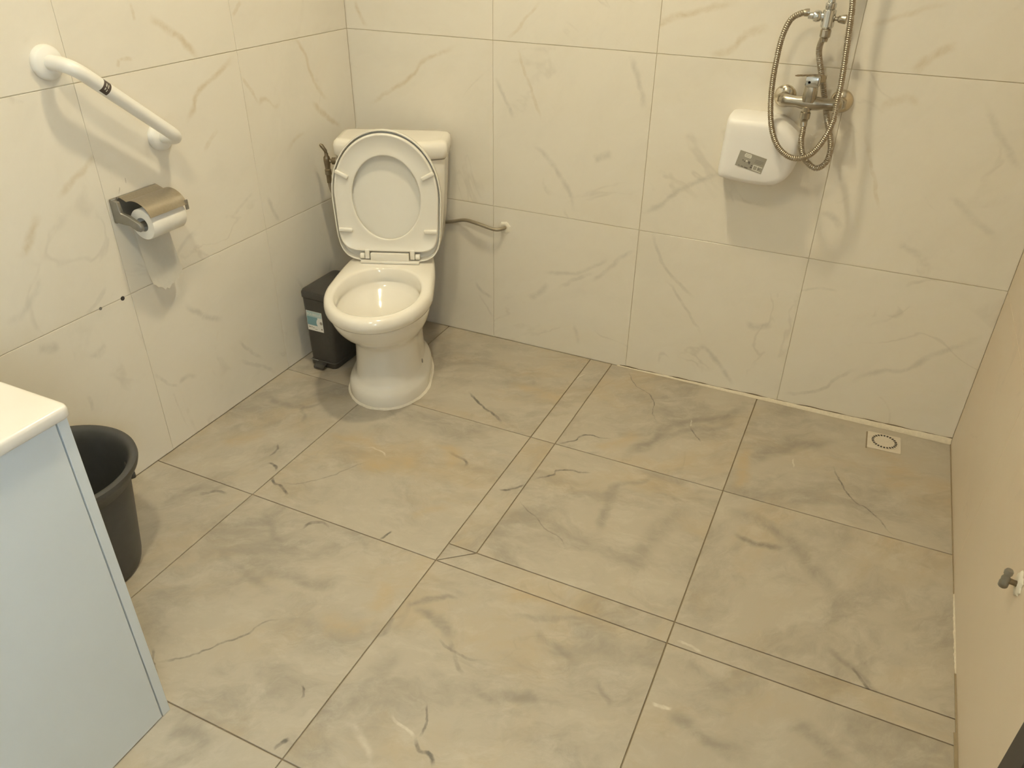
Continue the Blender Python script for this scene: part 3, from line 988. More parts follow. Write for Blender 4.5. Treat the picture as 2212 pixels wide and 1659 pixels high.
S0, S1, SC = 0.027, 0.418, 0.215
outer = dshape(0.172, S0, S1, SC, 7.0, 0, 0.965)
hole = [(0.113 * math.cos(2 * PI * k / NS), 0.209 + 0.139 * math.sin(2 * PI * k / NS)) for k in range(NS)]
seat_loops = []
for lp, cw, prof in ((outer, 0.22, ((0.004, 0.0), (0.001, -0.003), (0.0, -0.008), (0.001, -0.014), (0.004, -0.0165), (0.0075, -0.016), (0.011, -0.0125))),):
    for d, h in prof:
        seat_loops.append([up(u, w, h) for u, w in off(lp, d, cw)])
for d, h in ((-0.012, -0.0115), (-0.004, -0.0125), (-0.001, -0.0115), (0.0, -0.009), (0.0, -0.003), (-0.003, 0.0)):
    seat_loops.append([up(u, w, h) for u, w in off(hole, d, 0.209)])
bm = bmesh.new()
loft(bm, seat_loops + [seat_loops[0]], True, False, False)
bmesh.ops.remove_doubles(bm, verts=bm.verts, dist=1e-6)
seat = obj('seat', bm, M['seat'], toilet, True, 50)
for u, w, ang in ((-0.140, 0.287, -28), (0.140, 0.287, 28), (-0.143, 0.102, -2), (0.143, 0.102, 2)):
    bm = bmesh.new()
    box(bm, (-0.023, -0.006, -0.007), (0.023, 0.006, 0.007), 0.0045, 3)
    Rm = Matrix.Rotation(math.radians(-ang), 4, 'Y')
    bmesh.ops.transform(bm, matrix=Matrix.Translation(up(u, w, -0.0165)) @ Rm, verts=bm.verts)
    obj('bumper', bm, M['seat'], seat)

lid_o = dshape(0.1815, -0.009, 0.429, 0.212, 5.5, 0, 0.95)
lid_loops = [[up(u, w, h) for u, w in off(lid_o, d, 0.215)] for d, h in (
    (0.16, 0.019), (0.10, 0.019), (0.03, 0.0175), (0.008, 0.0135), (0.001, 0.007), (0.0, -0.006), (0.0012, -0.011), (0.0042, -0.011), (0.0055, -0.006), (0.009, 0.0065), (0.030, 0.010), (0.10, 0.0115), (0.16, 0.0115))]
bm = bmesh.new()
loft(bm, lid_loops)
obj('lid', bm, M['seat'], toilet, True, 50)

bm = bmesh.new()
box(bm, (-0.101, -0.026, 0.3885), (0.101, 0.012, 0.3975), 0.003)
box(bm, (-0.066, -0.022, 0.393), (0.066, 0.008, 0.424), 0.004)
obj('hinge_block', bm, M['seat'], toilet)
for s in (-1, 1):
    bm = bmesh.new()
    box(bm, (s * 0.069 if s > 0 else -0.085, -0.018, 0.402), (0.085 if s > 0 else -0.069, -0.004, 0.436), 0.003)
    obj('hinge_arm', bm, M['seat'], toilet)
    bm = bmesh.new()
    lathe(bm, [(0.0085, 0), (0.0105, 0.002), (0.0105, 0.014), (0.0085, 0.016)], (s * 0.0865, -0.008, 0.411), (s, 0, 0), 20)
    obj('hinge_pin', bm, M['seat'], toilet)

# angle valve on the cistern's left side
bm = bmesh.new()
yv, zv = 0.135, 0.690
lathe(bm, [(0.013, 0.0), (0.0145, 0.001), (0.0145, 0.016), (0.010, 0.018), (0.008, 0.020)], (-0.170, yv, zv), (-1, 0, 0), 10)
lathe(bm, [(0.007, 0.018), (0.012, 0.020), (0.012, 0.034), (0.007, 0.036), (0.007, 0.052)], (-0.170, yv, zv), (-1, 0, 0), 14)
valve = obj('inlet_valve', bm, M['brass'], toilet)
bm = bmesh.new()
lathe(bm, [(0.009, -0.048), (0.011, -0.046), (0.011, -0.030), (0.0085, -0.028), (0.0105, -0.012), (0.0115, 0.0), (0.0105, 0.012), (0.0065, 0.018), (0.0065, 0.026)], (-0.222, yv, zv), (0, 0, 1), 16)
obj('valve_body', bm, M['brass'], valve)
bm = bmesh.new()
tube(bm, [(-0.222, yv, zv + 0.024), (-0.224, yv, zv + 0.034), (-0.234, yv - 0.004, zv + 0.052), (-0.238, yv - 0.006, zv + 0.056)], [0.005, 0.006, 0.0065, 0.003], 10)
obj('valve_lever', bm, M['brass'], valve)
bm = bmesh.new()
lathe(bm, [(0.0151, 0.0165), (0.0151, 0.0185)], (-0.170, yv, zv), (-1, 0, 0), 20)
obj('washer', bm, M['print_white'], valve)

# braided supply hose: valve -> behind the cistern -> pipe in the back wall
ct, st = math.cos(math.radians(22.2)), math.sin(math.radians(22.2))


def tw(x, y, z):
    return Vector((0.3234 + ct * x - st * y, -0.3138 + st * x + ct * y, z))


hp = [tw(-0.222, yv, zv - 0.046), tw(-0.221, yv + 0.002, zv - 0.09), tw(-0.207, yv + 0.005, zv - 0.14), tw(-0.185, yv + 0.01, zv - 0.21), (0.105, -0.145, 0.435), (0.125, -0.09, 0.40), (0.20, -0.04, 0.40), (0.30, -0.012, 0.42),
      (0.40, -0.0095, 0.445), (0.455, -0.020, 0.462), (0.50, -0.030, 0.463), (0.55, -0.032, 0.455), (0.585, -0.028, 0.450), (0.604, -0.012, 0.452), (0.609, -0.001, 0.454)]
bm = bmesh.new()
tube(bm, resample(spline(hp, 8), 0.006), 0.0062, 12)
hose = obj('supply_hose', bm, M['braid'])
tag(hose, 'thin grey braided water hose running behind the toilet cistern to the back wall', 'hose')
bm = bmesh.new()
tube(bm, [tw(-0.222, yv, zv - 0.042), tw(-0.2215, yv, zv - 0.075)], [0.0085, 0.0085], 12)
obj('ferrule', bm, M['brass'], hose)
bm = bmesh.new()
lp = []
for rr, h in ((0.022, 0.0002), (0.021, 0.003), (0.014, 0.006), (0.008, 0.004)):
    lp.append([Vector((0.606 + math.cos(2 * PI * k / 20) * rr * (1 + 0.12 * math.sin(3 * k + rr * 200)), -h, 0.452 + math.sin(2 * PI * k / 20) * rr * (1 + 0.1 * math.sin(2 * k)))) for k in range(20)])
loft(bm, lp)
obj('wall_filler', bm, M['silicone'], hose)

# ------------------------------------------------------------------ slim pedal bin behind the toilet
pb = empty('pedal_bin', (0.110, -0.385, 0), 0, 'slim black plastic pedal bin with a blue and white sticker, between toilet and left wall', 'bin')


def rrect(z, x0, y0, x1, y1, r, per=6):
    out = []
    for cx, cy, a0 in ((x1 - r, y1 - r, 0), (x0 + r, y1 - r, 90), (x0 + r, y0 + r, 180), (x1 - r, y0 + r, 270)):
        for k in range(per + 1):
            a = math.radians(a0 + 90 * k / per)
            out.append(Vector((cx + r * math.cos(a), cy + r * math.sin(a), z)))
    return out


PX, PY = 0.060, 0.100
bm = bmesh.new()
loft(bm, [rrect(z, -PX + i, -PY + i, PX - i, PY - i, 0.018) for z, i in ((0.0, 0.007), (0.004, 0.004), (0.012, 0.003), (0.022, 0.0035), (0.024, 0.006), (0.14, 0.004), (0.268, 0.0015))])
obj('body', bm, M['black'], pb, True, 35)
bm = bmesh.new()
loft(bm, [rrect(z, -PX + i, -PY + i, PX - i, PY - i, 0.018) for z, i in ((0.2695, 0.003), (0.271, -0.001), (0.288, -0.001), (0.296, 0.003), (0.300, 0.012), (0.302, 0.028))])
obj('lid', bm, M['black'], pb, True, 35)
bm = bmesh.new()
loft(bm, [[Vector((-0.024 + 0.043 * u, y, z + t)) for u, t in ((0, 0), (1, 0), (1, 0.007), (0, 0.007))] for y, z in ((-0.094, 0.014), (-0.112, 0.012), (-0.122, 0.006))])
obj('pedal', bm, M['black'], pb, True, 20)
bm = bmesh.new()
box(bm, (-0.052, -0.1005, 0.0235), (-0.018, -0.097, 0.0265), 0.001)
obj('trim_strip', bm, M['screw'], pb)


def plate(bm, x0, z0, x1, z1, y, th=0.0004, shear=0.0):
    loft(bm, [[Vector((x0, y, z0)), Vector((x1, y, z0)), Vector((x1, y, z1)), Vector((x0, y, z1))],
              [Vector((x0, y - th, z0)), Vector((x1, y - th, z0)), Vector((x1, y - th, z1)), Vector((x0, y - th, z1))]])


LX0, LX1, LZ0, LZ1, LY = -0.044, 0.022, 0.146, 0.222, -0.0975
bm = bmesh.new()
plate(bm, LX0, LZ0, LX1, LZ1, LY + 0.0012, 0.0016)
st_ = obj('sticker', bm, M['print_white'], pb, False)
bm = bmesh.new()
plate(bm, LX0 + 0.002, LZ1 - 0.022, LX1 - 0.001, LZ1 - 0.001, LY - 0.0004, 0.0002)
obj('sticker_band', bm, M['print_pale_blue'], st_, False)
bm = bmesh.new()
plate(bm, LX0 + 0.001, LZ0 + 0.021, LX0 + 0.046, LZ1 - 0.022, LY - 0.0004, 0.0002)
obj('sticker_panel', bm, M['print_blue'], st_, False)
# white ring shape on the right of the blue panel
bm = bmesh.new()
cx, cz = LX1 - 0.008, LZ0 + 0.034
arc = [(cx + 0.018 * math.cos(math.radians(a)), cz + 0.020 * math.sin(math.radians(a))) for a in range(75, 260, 8)]
arc2 = [(cx + 0.007 * math.cos(math.radians(a)), cz + 0.008 * math.sin(math.radians(a))) for a in range(75, 260, 8)]
loft(bm, [[Vector((a[0], LY - 0.0006, a[1])), Vector((b[0], LY - 0.0006, b[1])), Vector((b[0], LY - 0.0008, b[1])), Vector((a[0], LY - 0.0008, a[1]))] for a, b in zip(arc, arc2)])
obj('sticker_ring', bm, M['print_white'], st_, False)
bm = bmesh.new()
for i, (x, z, w, h) in enumerate(((0.004, 0.011, 0.009, 0.004), (0.015, 0.0115, 0.005, 0.003), (0.022, 0.010, 0.006, 0.0025), (0.030, 0.006, 0.010, 0.002))):
    plate(bm, LX0 + x, LZ0 + z, LX0 + x + w, LZ0 + z + h, LY - 0.0004, 0.0002)
lathe(bm, [(0.0035, 0.0), (0.0035, 0.0003)], (LX1 - 0.006, LY - 0.0004, LZ0 + 0.011), (0, -1, 0), 14)
lathe(bm, [(0.006, 0.0), (0.006, 0.0002)], (cx + 0.002, LY - 0.0008, cz + 0.001), (0, -1, 0), 14)
obj('sticker_print', bm, M['sticker_grey'], st_, False)


def text(name, body, size, mat, parent, mtx):
    c = bpy.data.curves.new(name, 'FONT')
    c.body = body
    c.size = size
    c.extrude = 0.0001
    tmp = bpy.data.objects.new(name + '_tmp', c)
    scene.collection.objects.link(tmp)
    dg = bpy.context.evaluated_depsgraph_get()
    me = bpy.data.meshes.new_from_object(tmp.evaluated_get(dg))
    bpy.data.objects.remove(tmp)
    bpy.data.curves.remove(c)
    me.name = name
    me.transform(mtx)
    me.materials.clear()
    me.materials.append(mat)
    o = bpy.data.objects.new(name, me)
    scene.collection.objects.link(o)
    o.parent = parent
    return o


RX90 = Matrix.Rotation(PI / 2, 4, 'X')
text('sticker_lettering', 'POUBELLE', 0.0125, M['print_white'], st_, Matrix.Translation((LX0 + 0.003, LY - 0.0007, LZ1 - 0.0165)) @ RX90)

# ------------------------------------------------------------------ grab bar
gb = empty('grab_bar', (0, -1.01, 1.01), 0, 'white tubular grab bar mounted slanting down on the left wall', 'grab bar')
g0, g1 = Vector((0, -0.135, 0.112)), Vector((0, 0.130, -0.110))
u = (g1 - g0).normalized()
OUT = Vector((1, 0, 0))
D = 0.078
path = [g0 + OUT * 0.006, g0 + OUT * (D - 0.036)]
for k in range(1, 9):
    a = PI / 2 * k / 8
    path.append(g0 + OUT * (D - 0.036 + 0.036 * math.sin(a)) + u * (0.036 * (1 - math.cos(a))))
nst = 14
p_a, p_b = path[-1], g1 + OUT * D - u * 0.036
for k in range(1, nst):
    path.append(p_a.lerp(p_b, k / nst))
for k in range(0, 9):
    a = PI / 2 * k / 8
    path.append(g1 + OUT * (D - 0.036 + 0.036 * math.cos(a)) + u * (-0.036 + 0.036 * math.sin(a)))
path += [g1 + OUT * 0.006]
bm = bmesh.new()
tube(bm, path, 0.0165, 28)
tubeo = obj('tube', bm, M['bar'], gb)
for g in (g0, g1):
    bm = bmesh.new()
    lathe(bm, [(0.038, 0.0005), (0.0385, 0.004), (0.037, 0.011), (0.032, 0.0155), (0.0175, 0.018), (0.0168, 0.018)], g, (1, 0, 0), 40)
    obj('flange', bm, M['bar'], gb)
# black sticker wrapped round the tube
mid = g0 + OUT * D + u * 0.079
nrm, side = OUT, u.cross(OUT)


def wrap(bm, s0, s1, a0, a1, r, n=12):
    loops = []
    for i in range(n + 1):
        a = math.radians(a0 + (a1 - a0) * i / n)
        d = OUT * math.cos(a) + side * math.sin(a)
        loops.append([mid + u * s0 + d * r, mid + u * s1 + d * r, mid + u * s1 + d * (r + 0.0003), mid + u * s0 + d * (r + 0.0003)])
    loft(bm, loops)


bm = bmesh.new()
wrap(bm, 0.0, 0.021, -60, 62, 0.0166)
gst = obj('sticker', bm, M['sticker_black'], gb)
bm = bmesh.new()
for s0, s1, a0, a1 in ((0.006, 0.009, -28, -2), (0.012, 0.0145, -24, 4), (0.006, 0.0085, 8, 26), (0.012, 0.014, 14, 34)):
    wrap(bm, s0, s1, a0, a1, 0.0169, 5)
obj('sticker_print', bm, M['print_pale'], gst, False)

# ------------------------------------------------------------------ toilet roll holder
th = empty('toilet_roll_holder', (0, -1.01, 0.755), 0, 'steel toilet roll holder with a curved cover flap on the left wall', 'toilet roll holder')
# local: x out of the wall, y along it, z up; origin at the middle of the back plate
ROLL = Vector((0.070, 0.013, -0.034))
bm = bmesh.new()
box(bm, (0.0005, -0.072, -0.033), (0.011, 0.068, 0.031), 0.003)
obj('back_plate', bm, M['steel_dark'], th)
bm = bmesh.new()
sec = []
arm = [(0.008, -0.072, 0.028, -0.030), (0.028, -0.072, 0.026, -0.031), (0.031, -0.072, -0.002, -0.031), (0.050, -0.068, -0.008, -0.034), (0.068, -0.066, -0.018, -0.045), (0.080, -0.064, -0.026, -0.047), (0.084, -0.063, -0.034, -0.042)]
for x, y, zt, zb in arm:
    sec.append([Vector((x, y, zb)), Vector((x, y + 0.011, zb)), Vector((x, y + 0.011, zt)), Vector((x, y, zt))])
loft(bm, sec)
bmesh.ops.bevel(bm, geom=[e for e in bm.edges], offset=0.0012, segments=1, affect='EDGES')
obj('side_arm', bm, M['steel_dark'], th)
bm = bmesh.new()
tube(bm, [(ROLL.x, -0.062, ROLL.z), (ROLL.x, 0.072, ROLL.z)], 0.008, 16)
obj('spindle', bm, M['steel_dark'], th)
# curved cover
bm = bmesh.new()
prof = [(0.010, 0.029), (0.016, 0.0315)]
for k in range(0, 13):
    a = math.radians(118 - 100 * k / 12)
    prof.append((ROLL.x - 0.006 + 0.053 * math.cos(a), ROLL.z + 0.010 + 0.053 * math.sin(a)))
loops = []
for x, z in prof:
    loops.append(Vector((x, 0, z)))
sec = []
for i, p in enumerate(loops):
    a, b = loops[max(i - 1, 0)], loops[min(i + 1, len(loops) - 1)]
    t_ = (b - a).normalized()
    nrm = Vector((-t_.z, 0, t_.x))
    sec.append([p + Vector((0, -0.052, 0)), p + Vector((0, 0.072, 0)), p + Vector((0, 0.072, 0)) + nrm * 0.0018, p + Vector((0, -0.052, 0)) + nrm * 0.0018])
loft(bm, sec)
obj('cover', bm, M['steel'], th)
bm = bmesh.new()
e = loops[-1]
box(bm, (e.x - 0.003, 0.066, e.z - 0.014), (e.x + 0.001, 0.0755, e.z + 0.012), 0.001)
obj('cover_stop', bm, M['steel_dark'], th)
bm = bmesh.new()
tube(bm, [(0.012, -0.055, 0.0305), (0.012, 0.072, 0.0305)], 0.0032, 10)
obj('hinge_rod', bm, M['steel_dark'], th)

roll = empty('toilet_roll', tuple(Vector((0, -1.01, 0.755)) + ROLL), 0, 'white toilet paper roll with a loose torn end, in the steel holder', 'toilet paper')
bm = bmesh.new()
loft(bm, [[Vector((r * math.cos(2 * PI * k / 40), y, r * math.sin(2 * PI * k / 40))) for k in range(40)] for r, y in
          ((0.0185, -0.058), (0.0395, -0.058), (0.0408, -0.056), (0.0408, 0.052), (0.0395, 0.054), (0.0185, 0.054), (0.0185, -0.058))], True, False, False)
obj('roll', bm, M['paper'], roll)
bm = bmesh.new()
nu, nw = 16, 22
grid = []
for j in range(nw + 1):
    row = []
    for i in range(nu + 1):
        v = i / nu
        y = -0.056 + 0.108 * v
        lowest = -0.205 + (0.028 * max(0, 0.35 - v) / 0.35) + 0.026 * max(0, (v - 0.45) / 0.55) + 0.0035 * math.sin(i * 2.3) - 0.002 * (i % 2)
        s = j / nw
        z = lowest * s
        x = -0.0412 + 0.014 * s * s + 0.0022 * math.sin(7 * s + 3 * v) * s
        row.append(bm.verts.new(Vector((x, y + 0.006 * s, z))))
    grid.append(row)
for j in range(nw):
    for i in range(nu):
        bm.faces.new((grid[j][i], grid[j][i + 1], grid[j + 1][i + 1], grid[j + 1][i]))
r_ = bmesh.ops.solidify(bm, geom=list(bm.faces), thickness=0.0006)
obj('loose_sheet', bm, M['paper'], roll)

# ------------------------------------------------------------------ vanity cabinet and its top
CXF, CYE, CH = 0.680, -1.768, 0.742
cab = empty('vanity_cabinet', (0.34, -2.25, 0), 0, 'tall white laminate vanity cabinet under the counter at the left edge', 'cabinet')


def cl(p):
    return (p[0] - 0.34, p[1] + 2.25, p[2])


def cbox(bm, lo, hi, bev=0.0):
    box(bm, cl(lo), cl(hi), bev)


YEND = -2.90
bm = bmesh.new()
cbox(bm, (0.004, CYE - 0.018, 0.0005), (CXF, CYE, CH), 0.0008)
cbox(bm, (0.004, YEND, 0.0005), (CXF, YEND + 0.018, CH), 0.0008)
cbox(bm, (0.004, YEND + 0.018, 0.05), (CXF - 0.025, CYE - 0.018, 0.068))
cbox(bm, (0.004, YEND + 0.018, 0.068), (0.016, CYE - 0.018, CH - 0.02))
obj('carcass', bm, M['laminate'], cab, False)
ym = (CYE + YEND) / 2
for y0, y1 in ((ym + 0.001, CYE - 0.0205), (YEND + 0.0205, ym - 0.001)):
    bm = bmesh.new()
    cbox(bm, (CXF - 0.0185, y0, 0.003), (CXF - 0.0005, y1, CH - 0.004), 0.001)
    dr = obj('door', bm, M['laminate'], cab, False)
    bm = bmesh.new()
    yh = y0 + 0.04 if y0 > ym else y1 - 0.04
    tube(bm, [cl((CXF - 0.002, yh, 0.50)), cl((CXF + 0.024, yh, 0.50)), cl((CXF + 0.024, yh, 0.62)), cl((CXF - 0.002, yh, 0.62))], 0.005, 10)
    obj('handle', bm, M['chrome'], dr)

top = empty('vanity_counter', (0.34, -2.25, CH), 0, 'glossy white vanity countertop with rounded front corner at the left edge', 'countertop')
bm = bmesh.new()
lo, hi = (-0.337, YEND + 2.24, 0.0), (CXF + 0.013 - 0.34, CYE + 2.25 + 0.004, 0.0)


def slab(z, i):
    return rrect(z, lo[0] + i, lo[1] + i, hi[0] - i, hi[1] - i, max(0.004, 0.014 - i * 0.5), 6)


SL = [slab(0.0005, 0.003), slab(0.003, 0.0005), slab(0.005, 0.0), slab(0.0165, 0.0), slab(0.0205, 0.0018), slab(0.0225, 0.005), slab(0.023, 0.009)]
n = len(SL[0])
bc = Vector((0.03, -0.15))


def basin(z, a, b):
    return [Vector((bc.x + a * math.copysign(abs(math.cos(t)) ** 0.7, math.cos(t)), bc.y + b * math.copysign(abs(math.sin(t)) ** 0.7, math.sin(t)), z)) for t in [2 * PI * (k + 3.5) / n for k in range(n)]]


SL += [basin(0.023, 0.215, 0.265), basin(0.021, 0.205, 0.255), basin(-0.02, 0.195, 0.245), basin(-0.075, 0.165, 0.205), basin(-0.092, 0.10, 0.12)]
loft(bm, SL, True, False, True)
obj('basin_slab', bm, M['counter'], top, True, 50)

# ------------------------------------------------------------------ black bucket
bk = empty('bucket', (0.193, -1.552, 0), 0, 'black plastic bucket standing between the vanity cabinet and the left wall', 'bucket')
bm = bmesh.new()
lathe(bm, [(0.100, 0.004), (0.106, 0.0005), (0.113, 0.002), (0.120, 0.012), (0.124, 0.03), (0.138, 0.15), (0.149, 0.250), (0.1495, 0.262), (0.157, 0.266), (0.160, 0.280), (0.176, 0.298), (0.179, 0.308), (0.178, 0.316), (0.172, 0.3185),
           (0.163, 0.316), (0.157, 0.309), (0.150, 0.290), (0.147, 0.262), (0.136, 0.150), (0.120, 0.030), (0.110, 0.010), (0.001, 0.008)], (0, 0, 0), (0, 0, 1), 72)
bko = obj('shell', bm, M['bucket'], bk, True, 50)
for a in (62, 242):
    bm = bmesh.new()
    box(bm, (0.143, -0.018, 0.226), (0.158, 0.018, 0.262), 0.004)
    bmesh.ops.rotate(bm, verts=bm.verts, cent=(0, 0, 0), matrix=Matrix.Rotation(math.radians(a), 3, 'Z'))
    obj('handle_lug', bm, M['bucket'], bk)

# ------------------------------------------------------------------ shower: wall box, mixer, rail, hoses
wb = empty('wall_unit', (1.440, 0, 0.845), 0, 'white rounded plastic wall unit with a grey sticker, below the shower mixer', 'wall unit')
# outline in the wall plane (x, z), tilted a little; corners cut on the right


def outline(sc, y, dz=0.0):
    base = [(-0.102, 0.066), (-0.100, 0.080), (-0.088, 0.087), (0.030, 0.092), (0.060, 0.082), (0.098, 0.052), (0.106, 0.025), (0.104, -0.035), (0.088, -0.068), (0.055, -0.088), (-0.02, -0.092), (-0.086, -0.088), (-0.098, -0.084), (-0.101, -0.070)]
    P = [Vector(p) for p in base]
    for _ in range(3):
        Q = []
        for i in range(len(P)):
            p, q = P[i], P[(i + 1) % len(P)]
            Q += [p.lerp(q, 0.25), p.lerp(q, 0.75)]
        P = Q
    a = math.radians(-3)
    return [Vector((sc * (p.x * math.cos(a) - p.y * math.sin(a)), y, dz + sc * (p.x * math.sin(a) + p.y * math.cos(a)))) for p in P]


bm = bmesh.new()
loft(bm, [outline(s, y, dz) for s, y, dz in ((1.02, -0.0005, 0.0), (1.03, -0.008, 0.0), (1.03, -0.050, -0.001), (1.015, -0.072, -0.002), (0.98, -0.087, -0.004), (0.92, -0.0945, -0.005), (0.80, -0.098, -0.006), (0.5, -0.0992, -0.007), (0.25, -0.0995, -0.007))])
obj('shell', bm, M['white_plastic'], wb, True, 60)
SA = math.radians(-12.5)


def stk(bm, x0, z0, x1, z1, y):
    pts = [(x0, z0), (x1, z0), (x1, z1), (x0, z1)]
    f = lambda q, yy: Vector((-0.012 + q[0] * math.cos(SA) - q[1] * math.sin(SA), yy, -0.028 + q[0] * math.sin(SA) + q[1] * math.cos(SA)))
    loft(bm, [[f(q, y) for q in pts], [f(q, y - 0.0004) for q in pts]])


bm = bmesh.new()
stk(bm, -0.039, -0.0225, 0.039, 0.0225, -0.0998)
stb = obj('sticker', bm, M['sticker_grey'], wb, False)
bm = bmesh.new()
for q in ((-0.022, 0.009, -0.004, 0.0115), (-0.022, 0.0130, -0.004, 0.0155), (-0.022, 0.017, -0.004, 0.0195), (-0.023, 0.0115, -0.0205, 0.0165), (-0.0055, 0.0115, -0.003, 0.0165),
          (0.010, -0.019, 0.012, -0.004), (0.010, -0.006, 0.036, -0.004), (0.010, -0.019, 0.036, -0.0175), (0.022, -0.018, 0.0235, -0.006), (-0.014, -0.0025, -0.009, 0.0015)):
    stk(bm, *q, -0.1003)
obj('sticker_frames', bm, M['print_white'], stb, False)
bm = bmesh.new()
for q in ((-0.024, -0.003, -0.021, 0.000), (-0.019, -0.005, -0.016, -0.002), (-0.007, -0.005, -0.001, 0.0005), (-0.004, -0.0075, -0.001, -0.005), (0.003, -0.016, 0.0085, -0.012), (0.004, -0.010, 0.008, -0.007),
          (-0.030, -0.0195, -0.026, -0.018), (-0.022, -0.020, -0.016, -0.018), (-0.012, -0.0205, -0.002, -0.018), (0.026, -0.012, 0.030, -0.010), (0.010, 0.010, 0.034, 0.0105), (0.010, 0.006, 0.034, 0.0065), (0.010, 0.002, 0.030, 0.0025)):
    stk(bm, *q, -0.1003)
obj('sticker_print', bm, M['print_dark'], stb, False)

MX, MZ = 1.552, 0.985
mixer = empty('shower_mixer', (MX, 0, MZ), 0, 'satin nickel single lever shower mixer on the back wall', 'mixer tap')
for s in (-1, 1):
    bm = bmesh.new()
    lathe(bm, [(0.030, 0.0005), (0.0305, 0.003), (0.029, 0.007), (0.023, 0.011), (0.014, 0.014), (0.012, 0.030)], (s * 0.075, 0, 0.0), (0, -1, 0), 36)
    obj('wall_flange', bm, M['flange'], mixer)
    bm = bmesh.new()
    lathe(bm, [(0.014, 0.028), (0.017, 0.030), (0.017, 0.046), (0.014, 0.050)], (s * 0.075, 0, 0.0), (0, -1, 0), 6)
    obj('union_nut', bm, M['nickel'], mixer, True, 20)
bm = bmesh.new()
sec = []
for x, r, y in ((-0.083, 0.006, -0.060), (-0.081, 0.012, -0.060), (-0.074, 0.0165, -0.060), (-0.060, 0.016, -0.062), (-0.035, 0.014, -0.066), (-0.022, 0.017, -0.068), (0.0, 0.019, -0.068), (0.022, 0.017, -0.068), (0.035, 0.014, -0.066), (0.060, 0.016, -0.062), (0.074, 0.0165, -0.060), (0.081, 0.012, -0.060), (0.083, 0.006, -0.060)):
    sec.append([Vector((x, y + r * math.cos(2 * PI * k / 24), r * math.sin(2 * PI * k / 24))) for k in range(24)])
loft(bm, sec)
obj('mixer_body', bm, M['nickel'], mixer)
bm = bmesh.new()
sec = []
for z, a, b in ((0.004, 0.018, 0.019), (0.016, 0.0185, 0.021), (0.030, 0.0175, 0.021), (0.042, 0.017, 0.021), (0.045, 0.015, 0.019)):
    sec.append([Vector((-0.004 + a * math.copysign(abs(math.cos(t)) ** 0.7, math.cos(t)), -0.070 + b * math.copysign(abs(math.sin(t)) ** 0.7, math.sin(t)), z)) for t in [2 * PI * k / 28 for k in range(28)]])
loft(bm, sec)
obj('cartridge_housing', bm, M['nickel'], mixer)
# lever: block on top with a plate that curves forward and to the left
bm = bmesh.new()
box(bm, (-0.021, -0.094, 0.044), (0.016, -0.050, 0.0705), 0.004)
lev = obj('lever_cap', bm, M['chrome'], mixer)
bm = bmesh.new()
sec = []
for x, y, z, w in ((0.019, -0.062, 0.052, 0.013), (0.015, -0.064, 0.066, 0.017), (-0.004, -0.074, 0.0695, 0.019), (-0.020, -0.086, 0.0695, 0.016), (-0.034, -0.098, 0.0690, 0.011), (-0.044, -0.107, 0.0705, 0.006)):
    p = Vector((x, y, z))
    d = Vector((0.72, -0.69, 0)).normalized().cross(Vector((0, 0, 1)))
    sec.append([p - d * w, p + d * w, p + d * w + Vector((0, 0, 0.0045)), p - d * w + Vector((0, 0, 0.0045))])
loft(bm, sec)
bmesh.ops.bevel(bm, geom=[e for e in bm.edges], offset=0.0012, segments=2, affect='EDGES')
obj('lever_handle', bm, M['nickel'], mixer)
bm = bmesh.new()
lathe(bm, [(0.0035, 0), (0.0035, 0.0008)], (-0.010, -0.0932, 0.056), (0, -1, 0), 12)
box(bm, (-0.002, -0.0938, 0.050), (0.001, -0.0930, 0.062))
obj('lever_mark', bm, M['print_dark'], lev)
bm = bmesh.new()
lathe(bm, [(0.011, -0.010), (0.011, -0.022), (0.0135, -0.024), (0.0135, -0.040), (0.0105, -0.043), (0.009, -0.052)], (-0.006, -0.074, 0), (0, 0, 1), 12)
obj('outlet_nut', bm, M['nickel'], mixer, True, 25)

RXX, RYY = 1.555, -0.070
rail = empty('shower_rail', (RXX, RYY, 1.195), 0, 'chrome shower rail with a cross shaped diverter at its foot, above the mixer', 'shower rail')
bm = bmesh.new()
tube(bm, [(0, 0, 0.030), (0, 0, 0.72)], 0.0095, 20)
obj('riser_pipe', bm, M['chrome'], rail)
bm = bmesh.new()
lathe(bm, [(0.013, -0.024), (0.0165, -0.020), (0.0165, 0.018), (0.012, 0.021), (0.0135, 0.024), (0.0135, 0.034), (0.0095, 0.037)], (0, 0, 0), (0, 0, 1), 24)
lathe(bm, [(0.0115, 0.010), (0.010, 0.016), (0.010, 0.022)], (0, 0, 0.003), (-1, 0, 0), 20)
div = obj('diverter', bm, M['chrome'], rail)
bm = bmesh.new()
lathe(bm, [(0.010, 0.018), (0.013, 0.021), (0.0145, 0.028), (0.013, 0.036), (0.009, 0.038), (0.008, 0.050)], (0, 0, 0.003), (-1, 0, 0), 20)
obj('side_nut', bm, M['chrome'], div)
bm = bmesh.new()
lathe(bm, [(0.005, 0.012), (0.005, 0.022), (0.0085, 0.025), (0.0105, 0.034), (0.0115, 0.042), (0.009, 0.044)], (0, 0, -0.001), (1, 0, 0), 20)
obj('diverter_knob', bm, M['nickel'], div)
bm = bmesh.new()
lathe(bm, [(0.0085, -0.022), (0.012, -0.026), (0.0135, -0.030), (0.0135, -0.044), (0.0095, -0.048), (0.0085, -0.056)], (0, 0, 0), (0, 0, 1), 12)
obj('lower_nut', bm, M['nickel'], div, True, 25)
